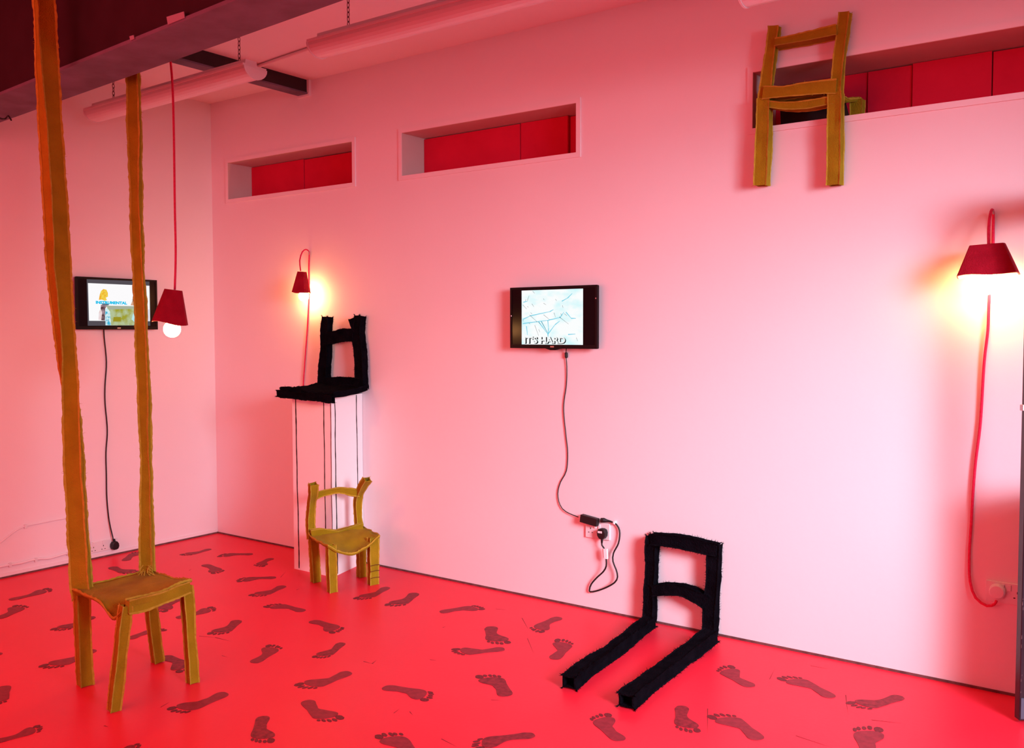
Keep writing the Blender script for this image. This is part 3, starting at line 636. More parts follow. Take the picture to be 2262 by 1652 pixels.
# ------------------------------------------------------------------ lamps
def lamp(name, label, c, zt, zb, top, bot, ang, tilt, bulb, br):
    t = thing(name, label, 'lamp', (c[0], c[1], zb), 'red felt lamps')
    R_ = Matrix.Rotation(ang, 4, 'Z'); T_ = Matrix.Translation(V((c[0], c[1], zt)))
    X = T_ @ Matrix.Rotation(tilt[0], 4, V(tilt[1])) @ R_ if tilt else T_ @ R_
    H = zt - zb
    def ring(sx, sy, z, n=8, wav=0.0, seed=1):
        out = []
        for k in range(4):
            a = [(-1,-1),(1,-1),(1,1),(-1,1)][k]; b = [(-1,-1),(1,-1),(1,1),(-1,1)][(k+1) % 4]
            for j in range(n):
                u = j / n; px = a[0] + (b[0]-a[0]) * u; py = a[1] + (b[1]-a[1]) * u
                rr = (abs(px)**3.2 + abs(py)**3.2) ** (1/3.2)
                q = 1.0 / rr * 1.0
                q = (q + 1) / 2
                out.append(X @ V((px * sx * q, py * sy * q, z + wav * noise.noise(V((k + u + seed, seed, 0)) * 1.6))))
        return out
    mb = MB(); N = 32; L = []
    for i in range(7):
        k = i / 6; L.append(ring(top[0] + (bot[0]-top[0]) * k, top[1] + (bot[1]-top[1]) * k, -H * k, wav=.012 * k * k, seed=c[0]))
    I = [ring((top[0] + (bot[0]-top[0]) * k) * .95, (top[1] + (bot[1]-top[1]) * k) * .95, -H * k * .98 - .004, wav=.012 * k * k, seed=c[0]) for k in (1, .5, 0)]
    vs = [p for r in L for p in r]; fs = []
    for i in range(6):
        for k in range(N): fs.append((i*N+k, (i+1)*N+k, (i+1)*N+(k+1)%N, i*N+(k+1)%N))
    fs.append(tuple(range(N)))
    mb.add(vs, fs); sh = link('lamp_shade', mb, M_shade, t)
    mb = MB(); vs = [p for p in L[-1]] + [p for r in I for p in r]; fs = []
    for i in range(3):
        for k in range(N): fs.append((i*N+k, (i+1)*N+k, (i+1)*N+(k+1)%N, i*N+(k+1)%N))
    fs.append(tuple(3*N + k for k in range(N-1, -1, -1)))
    mb.add(vs, fs); link('shade_lining', mb, M_lining, sh)
    mb = MB(); bc = V(bulb); 
    prof = [(0.012, .068), (.014, .05), (.02, .042)] + [(br * math.sin(a), br * math.cos(a)) for a in [PI * (.2 + .8 * k / 12) for k in range(13)]]
    prof[-1] = (.001, -br)
    mb.lathe([(r_, z_) for r_, z_ in prof], bc, 20); b = link('bulb', mb, M_bulb, t, True)
    plabel(b, 'lit round warm white bulb')
    mb = MB(); mb.lathe([(.018, 0), (.02, .01), (.02, .05), (.008, .06)], bc + V((0, 0, .06)), 16); link('bulb_holder', mb, M_cabler, t, True)
    return t
# A: pendant behind the beam
PA = V((1.7223, -1.493, 1.7053)); PB = V((1.722, -1.5046, 1.5106))
t = lamp('pendant_lamp', 'red felt pendant lamp hanging on a long red cord near the corner', (PA.x, PA.y), PA.z, PA.z - .165, (.045, .042), (.108, .085), math.radians(-35), (math.radians(7), (RT.y*0+FW.x, FW.y, 0)), PB, .041)
mb = MB(); mb.round_tube(spline([(1.7278, -1.4891, 1.7053), (1.7267, -1.4794, 1.8843), (1.7167, -1.4724, 2.1304), (1.7043, -1.4618, 2.4661), (1.6924, -1.4561, 2.7122), (1.6774, -1.4578, 2.8689), (1.6559, -1.4617, 3.0703), (1.6559, -1.4617, 3.155)], .04), .0055, 8)
link('cord', mb, M_cabler, t, True)
# B: wall lamp near the corner
cB = (1.1113, -0.13, 1.8873); 
t = lamp('hook_lamp', 'small red felt lamp hooked on the wall above the plinth', cB[:2], cB[2], cB[2] - .135, (.024, .024), (.050, .050), math.radians(20), (math.radians(4), (0, 1, 0)), (1.069, -0.08, 1.7306), .034)
mb = MB(); mb.round_tube(spline([(1.0983, -0.13, 1.8937), (1.068, -0.11, 1.964), (1.0612, -0.08, 2.0226), (1.0628, -0.05, 2.0395), (1.0576, -0.022, 2.0297), (1.0537, -0.015, 2.0094), (1.0416, -0.01, 1.8961), (1.0389, -0.01, 1.7454), (1.0239, -0.012, 1.5339), (0.9976, -0.012, 1.3209), (0.9762, -0.012, 1.1371), (0.9688, -0.012, 0.9834), (0.9585, -0.012, 0.6746), (0.9472, -0.012, 0.0677)], .03), .0045, 7)
link('cord', mb, M_cabler, t, True)
mb = MB(); mb.round_tube(spline([(1.0313, 0.001, 2.0116), (1.0549, -0.02, 2.009), (1.0662, -0.03, 2.0108), (1.0688, -0.032, 2.0285)], .005), .003, 6); link('wall_hook', mb, M_steel, t, True)
# C: wall lamp at the right
cC = (5.1319, -0.125, 1.8364)
t = lamp('hook_lamp', 'large red felt lamp hooked on the wall above the white double socket', cC[:2], cC[2], cC[2] - .122, (.064, .05), (.112, .075), math.radians(4), (math.radians(-2.5), (0, 1, 0)), (5.1306, -0.085, 1.6858), .045)
mb = MB(); mb.round_tube(spline([(5.1368, -0.125, 1.8344), (5.1332, -0.11, 1.902), (5.1317, -0.075, 1.9593), (5.1333, -0.045, 1.9839), (5.135, -0.022, 1.9734), (5.135, -0.014, 1.9195), (5.1349, -0.01, 1.8099), (5.1263, -0.01, 1.6631), (5.1248, -0.012, 1.5893), (5.1239, -0.016, 1.4969), (5.1129, -0.014, 1.3669), (5.1063, -0.012, 1.1801), (5.1014, -0.012, 1.0861), (5.0888, -0.012, 0.9535), (5.0825, -0.012, 0.8395), (5.077, -0.012, 0.6871), (5.0731, -0.014, 0.5535), (5.0795, -0.02, 0.4508), (5.1028, -0.03, 0.3903), (5.147, -0.04, 0.3663), (5.1758, -0.045, 0.3801), (5.1821, -0.045, 0.3962)], .03), .0058, 8)
link('cord', mb, M_cabler, t, True)
mb = MB(); mb.round_tube(spline([(5.1317, 0.001, 1.9724), (5.1351, -0.022, 1.9698), (5.1368, -0.034, 1.9702), (5.1369, -0.036, 1.9828)], .005), .0035, 6); link('wall_hook', mb, M_steel, t, True)
mb = MB()
Pc = V((5.1812, -0.02, 0.4276))
Bq = Matrix(((1,0,0),(0,0,-1),(0,1,0)))
mb.lathe([(.001, -.006), (.03, -.006), (.031, 0), (.03, .024), (.025, .03), (.001, .031)], Pc + V((0, .012, 0)), 24, Bq)
o = link('plug', mb, M_plastic, t); plabel(o, 'white round-backed mains plug')

# ------------------------------------------------------------------ sockets
def socket(label, c, wd, hg, gangs, basis):
    """basis(u, v, h): u along wall, v up, h out of wall"""
    t = thing('wall_socket', label, 'socket', basis(0, 0, 0))
    mb = MB(); mb.prism([(-wd/2, -hg/2), (wd/2, -hg/2), (wd/2, hg/2), (-wd/2, hg/2)], 0.0, .011, basis)
    link('face_plate', mb, M_plastic, t, bevel=.003)
    for g in range(gangs):
        u = -wd/2 + wd * (g + .5) / gangs; s_ = (-1 if g < gangs / 2 else 1)
        if gangs == 2: su = u - s_ * wd * .17
        else: su = u
        mb = MB(); mb.prism([(su - .0065, .012), (su + .0065, .012), (su + .0065, .036), (su - .0065, .036)], .011, .016, basis); link('switch', mb, M_plastic, t, bevel=.001)
        mb = MB()
        for (du, dv, a, b) in ((0, .008, .0022, .0045), (-.011, -.014, .0035, .002), (.011, -.014, .0035, .002)):
            du += (s_ * wd * .03 if gangs == 2 else 0); dv -= (.0 if gangs == 2 else .006)
            mb.prism([(u+du-a, dv-b), (u+du+a, dv-b), (u+du+a, dv+b), (u+du-a, dv+b)], .0105, .0116, basis)
        link('pin_holes', mb, M_hole, t)
    return t
def bR(c): return lambda u, v, h: V((c[0] + u, -h, c[2] + v))
def bL(c): return lambda u, v, h: V((h, c[1] + u, c[2] + v))
cS = (3.2758, 0.0, 0.4353)
socket('white double socket beside the slumped black chair, one side taken by a black plug', cS, .15, .088, 2, bR(cS))
cT = V((5.1383 + .073, 0, 0.4217))
socket('white double socket by the black door edge, holding the white plug', cT, .15, .088, 2, bR(cT))
cL = V((0, -.905, .078))
socket('white triple socket low on the wall under the wide-picture television', cL, .205, .07, 3, bL(cL))

def black_plug(c, out, up, parent):
    """UK style plug: rounded pentagon body plus strain relief"""
    out = V(out); up = V(up); sd = up.cross(out)
    f_ = lambda u, v, h: V(c) + sd * u + up * v + out * h
    poly = [(-.013, -.028), (.013, -.028), (.024, -.012), (.026, .006), (.020, .022), (.008, .027), (-.008, .027), (-.020, .022), (-.026, .006), (-.024, -.012)]
    mb = MB(); mb.prism(poly, 0.0, .034, f_); o = link('plug', mb, M_cableb, parent, bevel=.005)
    return o

# ------------------------------------------------------------------ televisions
def tv(label, basis, wd, hg, loc):
    t = thing('television', label, 'television', loc, 'wall televisions')
    def box(u0, u1, v0, v1, h0, h1, n_, m_, bev=0.0):
        mb = MB(); mb.prism([(u0, v0), (u1, v0), (u1, v1), (u0, v1)], h0, h1, basis); return link(n_, mb, m_, t, bevel=bev)
    box(-.1, .1, -.1, .1, 0.0, .025, 'wall_bracket', M_blk)
    box(-wd*.42, wd*.42, -hg*.40, hg*.40, .02, .034, 'rear_housing', M_tvb, .006)
    a, b = wd/2, hg/2; z = .012
    box(-a, a, -b, b, .034, .056, 'casing', M_tvb, .005)
    mb = MB()
    for (u0, u1, v0, v1) in ((-a, a, b - z, b), (-a, a, -b, -b + z*1.7), (-a, -a + z, -b + z*1.7, b - z), (a - z, a, -b + z*1.7, b - z)):
        mb.prism([(u0, v0), (u1, v0), (u1, v1), (u0, v1)], .056, .0595, basis)
    link('bezel', mb, M_tvb, t)
    sc = box(-a + z, a - z, -b + z*1.7, b - z, .0555, .0565, 'screen', M_scr)
    o = box(-.012, .012, -b + .006, -b + .013, .0595, .0600, 'badge', M_steel); plabel(o, 'small worn silver badge')
    return t, sc
def emi_poly(pts, h, basis2, name, m_, parent, th=.0003):
    mb = MB(); mb.prism(pts, h, h + th, basis2); return link(name, mb, m_, parent)
# TV on the long wall: pillarboxed picture IT'S HARD
q2 = ((2.7346, 1.7347), (3.2964, 1.7417), (3.3012, 1.4053), (2.7438, 1.4018))
c2 = V(((q2[0][0] + q2[1][0] + q2[2][0] + q2[3][0]) / 4, 0, (q2[0][1] + q2[1][1] + q2[2][1] + q2[3][1]) / 4))
w2 = (q2[1][0] + q2[2][0] - q2[0][0] - q2[3][0]) / 2; h2 = (q2[0][1] + q2[1][1] - q2[2][1] - q2[3][1]) / 2
tv2, sc2 = tv('black television on the long wall showing pale branches and a caption', lambda u, v, h: V((c2.x + u, -h, c2.z + v)), w2, h2, (c2.x, 0, c2.z))
mb = MB(); mb.prism([(c2.x - .055, c2.z - h2/2 + .002), (c2.x - .015, c2.z - h2/2 - .009), (c2.x + .02, c2.z - h2/2 - .009), (c2.x + .06, c2.z - h2/2 + .002)], .036, .058, lambda u, v, h: V((u, -h, v)))
link('chin', mb, M_tvb, tv2, bevel=.002)
wb2 = lambda u, v, h: V((u, -h, v))
M_pic2 = emis_noise('branch_picture', (0.66, 0.95, 0.98), (0.98, 1.0, 1.0), 9, .34, .56, 1.12, (1, 1, 1.8), .5)
p2 = ((2.8127, 1.7182), (3.2093, 1.7228), (3.215, 1.4248), (2.8202, 1.4236))
u0 = (p2[0][0] + p2[3][0]) / 2; u1 = (p2[1][0] + p2[2][0]) / 2; v1 = (p2[0][1] + p2[1][1]) / 2; v0 = (p2[2][1] + p2[3][1]) / 2
emi_poly([(u0, v0), (u1, v0), (u1, v1), (u0, v1)], .0566, wb2, 'picture', M_pic2, sc2)
M_cy = emis('cyan_stroke', (0.20, 0.72, 0.90), 1.0); M_dk = emis('dark_stroke', (0.01, 0.05, 0.09), .5)
def strokes(name, segs, m_, h, wdt):
    mb = MB()
    for (a, b) in segs:
        p, q_ = V((a[0], a[1])), V((b[0], b[1])); d = (q_ - p); n_ = V((-d.y, d.x)).normalized() * wdt
        mb.prism([tuple(p - n_), tuple(q_ - n_ * .5), tuple(q_ + n_ * .5), tuple(p + n_)], h, h + .0002, wb2)
    o = link(name, mb, m_, sc2); o['kind'] = 'stuff'; return o
strokes('pale_branches', (((2.824, 1.539), (2.9929, 1.5562)), ((2.9929, 1.5562), (3.0732, 1.5709)), ((2.8764, 1.5814), (3.003, 1.6024)), ((3.003, 1.6024), (3.0266, 1.6133)), ((2.824, 1.5619), (2.8834, 1.5841)), ((3.0666, 1.5681), (3.0931, 1.5984)), ((2.9912, 1.4817), (3.0366, 1.5321)), ((3.0366, 1.5321), (3.0666, 1.5514)), ((2.9453, 1.5524), (2.9895, 1.4873)), ((2.9282, 1.5497), (2.9895, 1.4817)), ((2.9895, 1.5548), (2.9946, 1.5126)), ((2.9946, 1.5126), (2.9912, 1.4648)), ((2.9895, 1.4873), (2.9895, 1.4704)), ((2.8277, 1.6563), (2.8557, 1.6615)), ((2.8485, 1.5245), (2.8554, 1.4759)), ((3.0798, 1.6569), (3.116, 1.6728)), ((3.116, 1.6728), (3.1454, 1.6969)), ((3.1195, 1.479), (3.1652, 1.4818)), ((3.1062, 1.5982), (3.1391, 1.5647)), ((3.1391, 1.5647), (3.1683, 1.5644))), M_cy, .0569, .0026)
strokes('dark_twigs', (((2.8695, 1.5857), (2.9179, 1.5497)), ((2.9282, 1.5468), (2.9436, 1.534)), ((2.9487, 1.5495), (2.9861, 1.4901)), ((2.9624, 1.5861), (2.9997, 1.5604)), ((3.0964, 1.59), (3.1128, 1.5788)), ((3.0732, 1.5917), (3.0805, 1.5791)), ((3.0633, 1.5737), (3.1227, 1.5344)), ((3.0831, 1.6346), (3.0881, 1.6207)), ((3.0399, 1.6689), (3.0466, 1.659)), ((2.8556, 1.633), (2.8626, 1.6271)), ((2.8852, 1.6467), (2.899, 1.6294)), ((2.8241, 1.6421), (2.8504, 1.6188)), ((2.8417, 1.6617), (2.8452, 1.6731)), ((2.8557, 1.6643), (2.8662, 1.6926)), ((2.8904, 1.7147), (2.9042, 1.703)), ((2.9607, 1.6734), (2.9675, 1.6648)), ((2.9041, 1.53), (2.9299, 1.4717)), ((2.9299, 1.5072), (2.9384, 1.4916)), ((2.824, 1.559), (2.8293, 1.5504)), ((3.0299, 1.5965), (3.04, 1.5712)), ((3.1717, 1.4625), (3.1799, 1.4433)), ((2.8765, 1.5985), (2.8869, 1.5912)), ((2.9624, 1.648), (2.9794, 1.6393)), ((2.866, 1.5416), (2.8729, 1.5358)), ((2.9162, 1.5498), (2.9213, 1.544))), M_dk, .0572, .0009)

def text_mesh(txt, size, off=0.0):
    cu = bpy.data.curves.new('caption', 'FONT'); cu.body = txt; cu.size = size; cu.offset = off; cu.fill_mode = 'FRONT'; cu.resolution_u = 3
    ob = bpy.data.objects.new('caption', cu); S.collection.objects.link(ob)
    bpy.context.view_layer.update()
    me = bpy.data.meshes.new_from_object(ob.evaluated_get(bpy.context.evaluated_depsgraph_get()))
    bpy.data.objects.remove(ob)
    vs = [V(v.co) for v in me.vertices]; fs = [tuple(p.vertices) for p in me.polygons]
    x0 = min(v.x for v in vs); x1 = max(v.x for v in vs); y0 = min(v.y for v in vs); y1 = max(v.y for v in vs)
    return [((v.x - x0) / (x1 - x0), (v.y - y0) / (y1 - y0)) for v in vs], fs
def put_text(name, txt, u0, u1, v0, v1, fn, m_, parent, off=.03):
    vs, fs = text_mesh(txt, 1.0, off); mb = MB()
    mb.add([fn(u0 + (u1 - u0) * a, v0 + (v1 - v0) * b) for a, b in vs], fs)
    o = link(name, mb, m_, parent); o['kind'] = 'stuff'; return o
ca = ((2.8385, 1.4271), (3.1031, 1.4665))
M_blackink = emis('caption_black', (0.004, 0.004, 0.006), .3); M_whiteink = emis('caption_white', (0.97, 1, 1), 1.05)
o = put_text('caption_shadow', "IT'S HARD", ca[0][0], ca[1][0] + .004, ca[0][1], ca[1][1], lambda u, v: V((u, -.0576, v)), M_blackink, sc2, .055)
plabel(o, "black shadowed capitals reading IT'S HARD")
o = put_text('caption', "IT'S HARD", ca[0][0] - .0050, ca[1][0] - .0015, ca[0][1] + .0032, ca[1][1] + .0015, lambda u, v: V((u, -.0580, v)), M_whiteink, sc2, .030)
for (px, m_) in (((3.2919, 1.668), M_steel), ((2.7478, 1.5819), M_white)):
    mb = MB(); mb.prism([(px[0] - .003, px[1] - .003), (px[0] + .003, px[1] - .003), (px[0] + .003, px[1] + .003), (px[0] - .003, px[1] + .003)], .0594, .0605, wb2); link('indicator_dot', mb, m_, tv2)
# TV on the left wall
q1 = ((-1.0756, 1.8501), (-0.5001, 1.8521), (-0.5021, 1.5121), (-1.0741, 1.5129))
c1 = V((0, (q1[0][0] + q1[1][0] + q1[2][0] + q1[3][0]) / 4, (q1[0][1] + q1[1][1] + q1[2][1] + q1[3][1]) / 4))
w1 = (q1[1][0] + q1[2][0] - q1[0][0] - q1[3][0]) / 2; h1 = (q1[0][1] + q1[1][1] - q1[2][1] - q1[3][1]) / 2
tv1, sc1 = tv('black television on the left wall showing a white picture with turquoise caption', lambda u, v, h: V((h, c1.y + u, c1.z + v)), w1, h1, (0, c1.y, c1.z))
wb1 = lambda u, v, h: V((h, u, v))
def poly1(name, pts, m_, h): return emi_poly(pts, h, wb1, name, m_, sc1)
poly1('grey_surround', ((-1.0028, 1.5373), (-0.5573, 1.5387), (-0.5573, 1.8394), (-1.0027, 1.8361)), emis('screen_grey', (0.10, 0.085, 0.10), 1.0), .0566)
poly1('picture', ((-0.9935, 1.569), (-0.558, 1.5695), (-0.558, 1.8108), (-0.9952, 1.8114)), emis('screen_white', (1.0, 0.99, 1.0), 1.1), .0570)
M_or = emis_noise('orange_hair', (1.0, 0.45, 0.02), (1.0, 0.78, 0.10), 60, .35, .65)
poly1('orange_hair', ((-0.9241, 1.7053), (-0.9172, 1.7386), (-0.9083, 1.7623), (-0.8914, 1.7766), (-0.8707, 1.7734), (-0.8608, 1.7521), (-0.8601, 1.7286), (-0.8762, 1.7203), (-0.8682, 1.7068), (-0.8829, 1.7005), (-0.9014, 1.7078)), M_or, .0574)
poly1('purple_sleeve', ((-0.886, 1.571), (-0.882, 1.6496), (-0.8606, 1.6755), (-0.9105, 1.6744), (-0.9131, 1.649), (-0.9035, 1.6218), (-0.9109, 1.5728)), emis_noise('mauve_skin', (0.10, 0.04, 0.05), (0.62, 0.42, 0.48), 30, .35, .65), .0574)
poly1('pale_arm', ((-0.9109, 1.5728), (-0.9035, 1.6218), (-0.9153, 1.645), (-0.9262, 1.6214), (-0.9294, 1.5746)), emis_noise('pale_pink', (0.85, 0.55, 0.50), (0.98, 0.88, 0.92), 30, .3, .6), .0575)
poly1('green_cushion', ((-0.8449, 1.5398), (-0.6682, 1.5412), (-0.6675, 1.6696), (-0.8774, 1.6693), (-0.8613, 1.646)), emis_noise('green_print', (0.40, 0.40, 0.04), (0.52, 0.62, 0.36), 22, .38, .6), .0577)
poly1('cushion_top', ((-0.8508, 1.6442), (-0.667, 1.6535), (-0.6675, 1.6696), (-0.8774, 1.6693)), emis('pale_green_grey', (0.50, 0.55, 0.42), .9), .0580)
poly1('olive_patch', ((-0.8295, 1.5655), (-0.7742, 1.5659), (-0.7735, 1.5958), (-0.8246, 1.5952)), emis('olive_patch', (0.42, 0.36, 0.02), .9), .0580)
poly1('turquoise_side', ((-0.8826, 1.5404), (-0.8428, 1.5406), (-0.8459, 1.5871), (-0.849, 1.6305), (-0.8653, 1.6518), (-0.882, 1.6496)), emis_noise('turquoise_print', (0.05, 0.50, 0.75), (0.75, 0.97, 1.0), 45, .4, .55), .0580)
poly1('turquoise_edge', ((-0.6959, 1.5806), (-0.6679, 1.5566), (-0.6672, 1.6414), (-0.6864, 1.6129)), emis('pale_turquoise', (0.55, 0.90, 0.98), 1.0), .0580)
poly1('brown_hair', ((-0.7002, 1.675), (-0.663, 1.6737), (-0.649, 1.7064), (-0.6611, 1.7545), (-0.6789, 1.7459), (-0.6864, 1.7054)), emis_noise('brown_hair', (0.10, 0.03, 0.03), (0.75, 0.42, 0.28), 30, .4, .6), .0574)
poly1('pale_hand', ((-0.5851, 1.5713), (-0.5598, 1.5715), (-0.5598, 1.6514), (-0.5947, 1.6426)), emis('pale_lilac', (0.86, 0.80, 0.92), 1.0), .0574)
cb = ((-0.9466, 1.6756), (-0.7257, 1.7036))
cc = ((-0.7263, 1.6784), (-0.946, 1.7009))
poly1('caption_band', ((-0.9023, 1.6707), (-0.8565, 1.6713), (-0.8562, 1.6835), (-0.902, 1.6836)), emis('caption_grey', (0.16, 0.18, 0.24), 1.0), .0577)
tl, br_ = (-0.946, 1.6989), (-0.7262, 1.6796); tr_ = (-0.7257, 1.7012); bl_ = (-0.9465, 1.6787)
o = put_text('caption', 'INSTRUMENTAL', tl[0], br_[0], bl_[1], tl[1], lambda u, v: V((.0586, u, v)), emis('caption_turquoise', (0.0, 0.58, 0.90), 1.05), sc1, .06)
plabel(o, 'turquoise capitals reading INSTRUMENTAL')

# ------------------------------------------------------------------ cables, plugs and adaptor
ct = thing('power_cable', 'black cable dropping from the wide-picture television to the triple socket', 'cable', (0.01, -0.8522, 0.6935))
mb = MB(); mb.round_tube(spline([(0.03, -0.8787, 1.5298), (0.015, -0.8685, 1.4613), (0.008, -0.8525, 1.2963), (0.008, -0.8656, 1.1468), (0.008, -0.8685, 1.0267), (0.008, -0.857, 0.845), (0.008, -0.8701, 0.6953), (0.008, -0.8706, 0.5441), (0.01, -0.8722, 0.3929), (0.015, -0.8628, 0.2401), (0.03, -0.8486, 0.1297), (0.035, -0.8489, 0.103)], .03), .0042, 7)
link('cord', mb, M_cableb, ct, True)
pc = V((0.0112, -0.8356, 0.0697))
black_plug(pc, (1, 0, 0), (0, 0, -1), ct)
mb = MB(); mb.round_tube([pc + V((.018, 0, .02)), pc + V((.018, -.001, .045))], [.009, .005], 8); link('strain_relief', mb, M_cableb, ct, True)

ct = thing('power_lead', 'thin black lead with adaptor running from the captioned television to its socket', 'cable', (3.0765, -0.01, 0.8367))
mb = MB(); mb.round_tube(spline([(3.0916, -0.03, 1.4029), (3.0773, -0.012, 1.3658), (3.0806, -0.008, 1.3045), (3.0765, -0.006, 1.2062), (3.0591, -0.006, 1.0823), (3.0739, -0.006, 0.935), (3.0856, -0.006, 0.837), (3.077, -0.006, 0.7373), (3.0389, -0.006, 0.6716), (3.0213, -0.006, 0.6074), (3.0374, -0.008, 0.547), (3.0768, -0.01, 0.5143), (3.1662, -0.014, 0.4932), (3.1971, -0.018, 0.4902)], .02), .0026, 6)
link('cord', mb, M_cableb, ct, True)
mb = MB(); mb.round_tube([(3.0787, -0.012, 1.3829), (3.079, -0.012, 1.378), (3.0802, -0.012, 1.356), (3.0808, -0.012, 1.3512)], [.004, .0085, .0085, .004], 10); plabel(link('ferrite_bead', mb, M_cableb, ct), 'black cylindrical bead on the lead')
ad = V((3.2371, 0.0, 0.4895)); an = -.18
Rt = Matrix.Rotation(.13, 3, 'Y')
mb = MB(); mb.box((-.052, -.042, -.021), (.052, -.012, .021), Matrix.Translation(ad).to_3x3() @ Rt)
mb.v = [tuple(V(p) + ad) for p in mb.v]
plabel(link('adaptor', mb, M_cableb, ct, bevel=.003), 'black power adaptor brick')
mb = MB(); mb.round_tube(spline([(3.3105, -0.025, 0.4929), (3.3391, -0.022, 0.4982), (3.3679, -0.015, 0.4933), (3.3825, -0.012, 0.4898), (3.4043, -0.012, 0.4685), (3.4136, -0.014, 0.4389), (3.408, -0.018, 0.3862), (3.3806, -0.022, 0.3304), (3.3792, -0.024, 0.2873), (3.3984, -0.024, 0.2469), (3.4067, -0.024, 0.2098), (3.3894, -0.022, 0.1777), (3.3379, -0.018, 0.1419), (3.2752, -0.015, 0.1113), (3.2346, -0.013, 0.0992), (3.229, -0.013, 0.1106), (3.242, -0.016, 0.1429), (3.2791, -0.022, 0.1844), (3.3253, -0.03, 0.2274), (3.3441, -0.034, 0.2601), (3.3439, -0.034, 0.2939), (3.3358, -0.032, 0.3429), tuple(V((3.3165, -0.0112, 0.4283)) + V((.001, -.022, -.062))), tuple(V((3.3165, -0.0112, 0.4283)) + V((0, -.020, -.045)))], .015), .0044, 8)
link('mains_cord', mb, M_cableb, ct, True)
mb = MB(); mb.round_tube([(3.3083, -0.026, 0.4976), (3.3243, -0.025, 0.4994), (3.3434, -0.02, 0.4972), (3.363, -0.016, 0.4953)], [.013, .013, .007, .005], 8); link('connector', mb, M_cableb, ct)
pc = V((3.3165, -0.0112, 0.4283))
o = black_plug(pc, (0, -1, 0), (0, 0, 1), ct)
mb = MB(); mb.round_tube([pc + V((0, -.02, -.02)), pc + V((0, -.022, -.05))], [.009, .005], 8); link('strain_relief', mb, M_cableb, ct, True)
mb = MB(); mb.prism([(-.014, .004), (.012, .004), (.012, .015), (-.014, .015)], .0345, .0352, lambda u, v, h: pc + V((u - .004, -h, v))); plabel(link('plug_label', mb, M_plastic, o), 'tiny pale sticker on the plug')
tg_ = V((3.3423, -0.036, 0.3254))
mb = MB(); mb.prism([(-.010, -.026), (.010, -.026), (.010, .026), (-.010, .026)], -.006, .006, lambda u, v, h: tg_ + V((u + v * -.08, -h, v))); 
mb.prism([(-.022, -.022), (-.010, -.026), (-.010, .026), (-.022, .022)], -.001, .001, lambda u, v, h: tg_ + V((u + v * -.08, -h, v)))
plabel(link('cable_tag', mb, M_white, ct), 'folded white tag on the mains cord')
for p in ((3.1688, -0.009, 0.4927), (3.3808, -0.009, 0.4914)):
    p = V(p); mb = MB(); mb.box((-.006, -.012, -.008), (.006, .009, .008)); mb.v = [tuple(V(q) + p) for q in mb.v]
    plabel(link('cable_clip', mb, M_white, ct, bevel=.002), 'small white cable clip')

def white_run(label, pts, r, clips):
    t = thing('wall_cable', label, 'cable', pts[len(pts) // 2])
    mb = MB(); mb.round_tube(spline(pts, .03), r, 7); link('cord', mb, M_cablew, t, True)
    for p in clips:
        p = V(p); mb = MB(); mb.box((-.008, -.008, -.014), (.008, .008, .011)); mb.v = [tuple(V(q) + p) for q in mb.v]
        link('cable_clip', mb, M_plastic, t, bevel=.002)
white_run('thick white cable clipped low along the left wall to the triple socket', [(0.008, -1.6693, 0.0817), (0.008, -1.5652, 0.0761), (0.008, -1.5065, 0.0777), (0.008, -1.4442, 0.0731), (0.008, -1.3524, 0.0798), (0.008, -1.2616, 0.067), (0.008, -1.1738, 0.0756), (0.008, -1.0992, 0.0754), (0.008, -1.0232, 0.0664), (0.012, -0.9945, 0.0703)], .007, [(0.008, -1.5065, 0.0777), (0.008, -1.3497, 0.0764), (0.008, -1.1441, 0.0755)])
white_run('thin white cable arching over the thick one on the left wall', [(0.005, -1.6394, 0.1846), (0.005, -1.5599, 0.2216), (0.005, -1.492, 0.2646), (0.005, -1.4231, 0.2945), (0.005, -1.3112, 0.3006), (0.005, -1.1368, 0.303), (0.005, -1.047, 0.2761), (0.005, -1.0113, 0.2312), (0.005, -0.9943, 0.1713), (0.008, -0.9945, 0.1028)], .0045, [(0.005, -1.4065, 0.2972)])

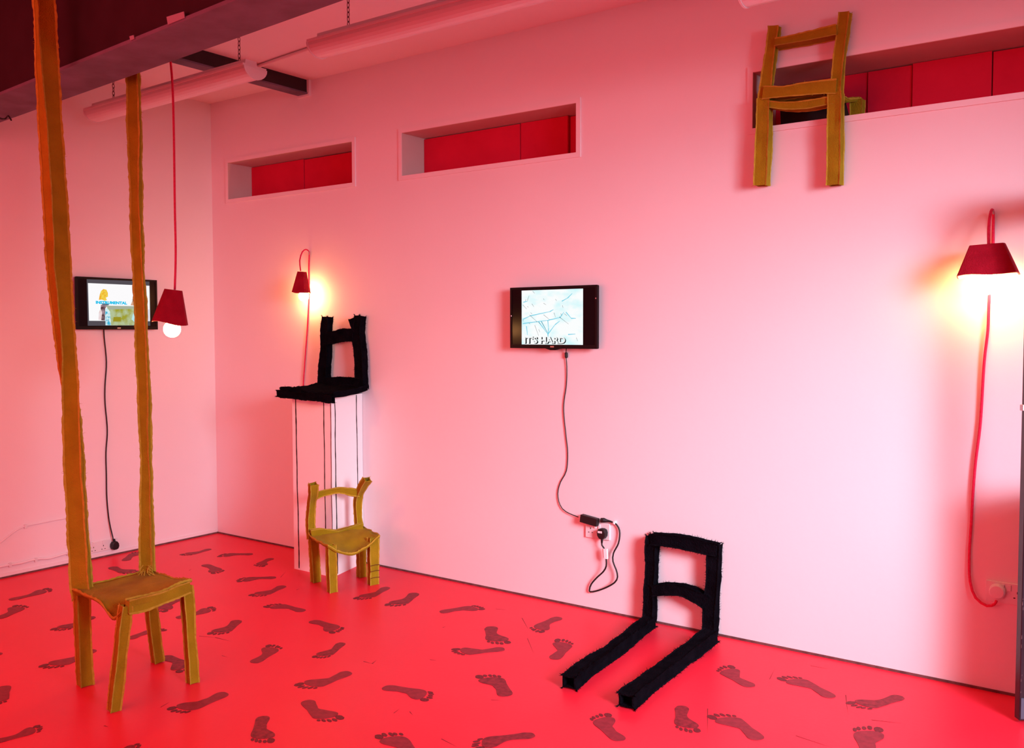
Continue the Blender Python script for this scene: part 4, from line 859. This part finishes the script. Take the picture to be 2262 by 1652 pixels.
# ------------------------------------------------------------------ black door leaf at the right edge
d0 = V((5.282, -.262, 0)); d1 = V((5.301, -.289, 0)); fdr = V((.817, .576, 0)); nrm = V((.576, -.817, 0))
DH = 2.06
dr = struct(thing('door_1', 'black part-glazed door leaf with chipped edge and steel kick plate', 'door', d0)); del dr['category']
df = lambda u, v, h: d0 + fdr * u + nrm * h + V((0, 0, v))
def dbox(name, u0, u1, v0, v1, h0, h1, m_, bev=0.0):
    mb = MB(); mb.prism([(u0, v0), (u1, v0), (u1, v1), (u0, v1)], h0, h1, df); return link(name, mb, m_, dr, bevel=bev)
dbox('stile', 0, .045, .012, DH, 0, .036, M_door, .003)
dbox('stile', .255, .30, .012, DH, 0, .036, M_door, .003)
dbox('lower_panel', .045, .255, .012, .93, .006, .030, M_door)
dbox('top_rail', .045, .255, DH - .1, DH, 0, .036, M_door)
M_pane = bpy.data.materials.new('clear_pane'); M_pane.use_nodes = True
nt = M_pane.node_tree; nt.nodes.clear()
o_ = nt.nodes.new('ShaderNodeOutputMaterial'); mx = nt.nodes.new('ShaderNodeMixShader'); tb = nt.nodes.new('ShaderNodeBsdfTransparent'); gb = nt.nodes.new('ShaderNodeBsdfGlossy')
tb.inputs[0].default_value = (.94, .93, .95, 1); gb.inputs['Roughness'].default_value = .05; mx.inputs[0].default_value = .08
nt.links.new(tb.outputs[0], mx.inputs[1]); nt.links.new(gb.outputs[0], mx.inputs[2]); nt.links.new(mx.outputs[0], o_.inputs[0])
plabel(dbox('glass_pane', .045, .255, .93, DH - .1, .015, .020, M_pane), 'clear glass pane of the door')
plabel(dbox('kick_plate', .004, .296, .02, .10, .036, .039, M_kick), 'bluish steel kick plate')
plabel(dbox('latch', -.012, .04, 1.195, 1.218, .008, .028, M_steel, .002), 'small steel latch')
rnd = random.Random(8)
for k in range(12):
    z = rnd.uniform(.1, 1.1); hh = rnd.uniform(.003, .018); u = rnd.uniform(.0, .006)
    mb = MB(); mb.prism([(u, z), (u + rnd.uniform(.001, .0025), z + hh * .2), (u + .0015, z + hh), (u + .0005, z + hh * .8)], .0355, .0367, lambda u_, v, h: d0 + fdr * u_ + nrm * h + V((0, 0, v)))
    link('paint_chip', mb, M_chip, dr)
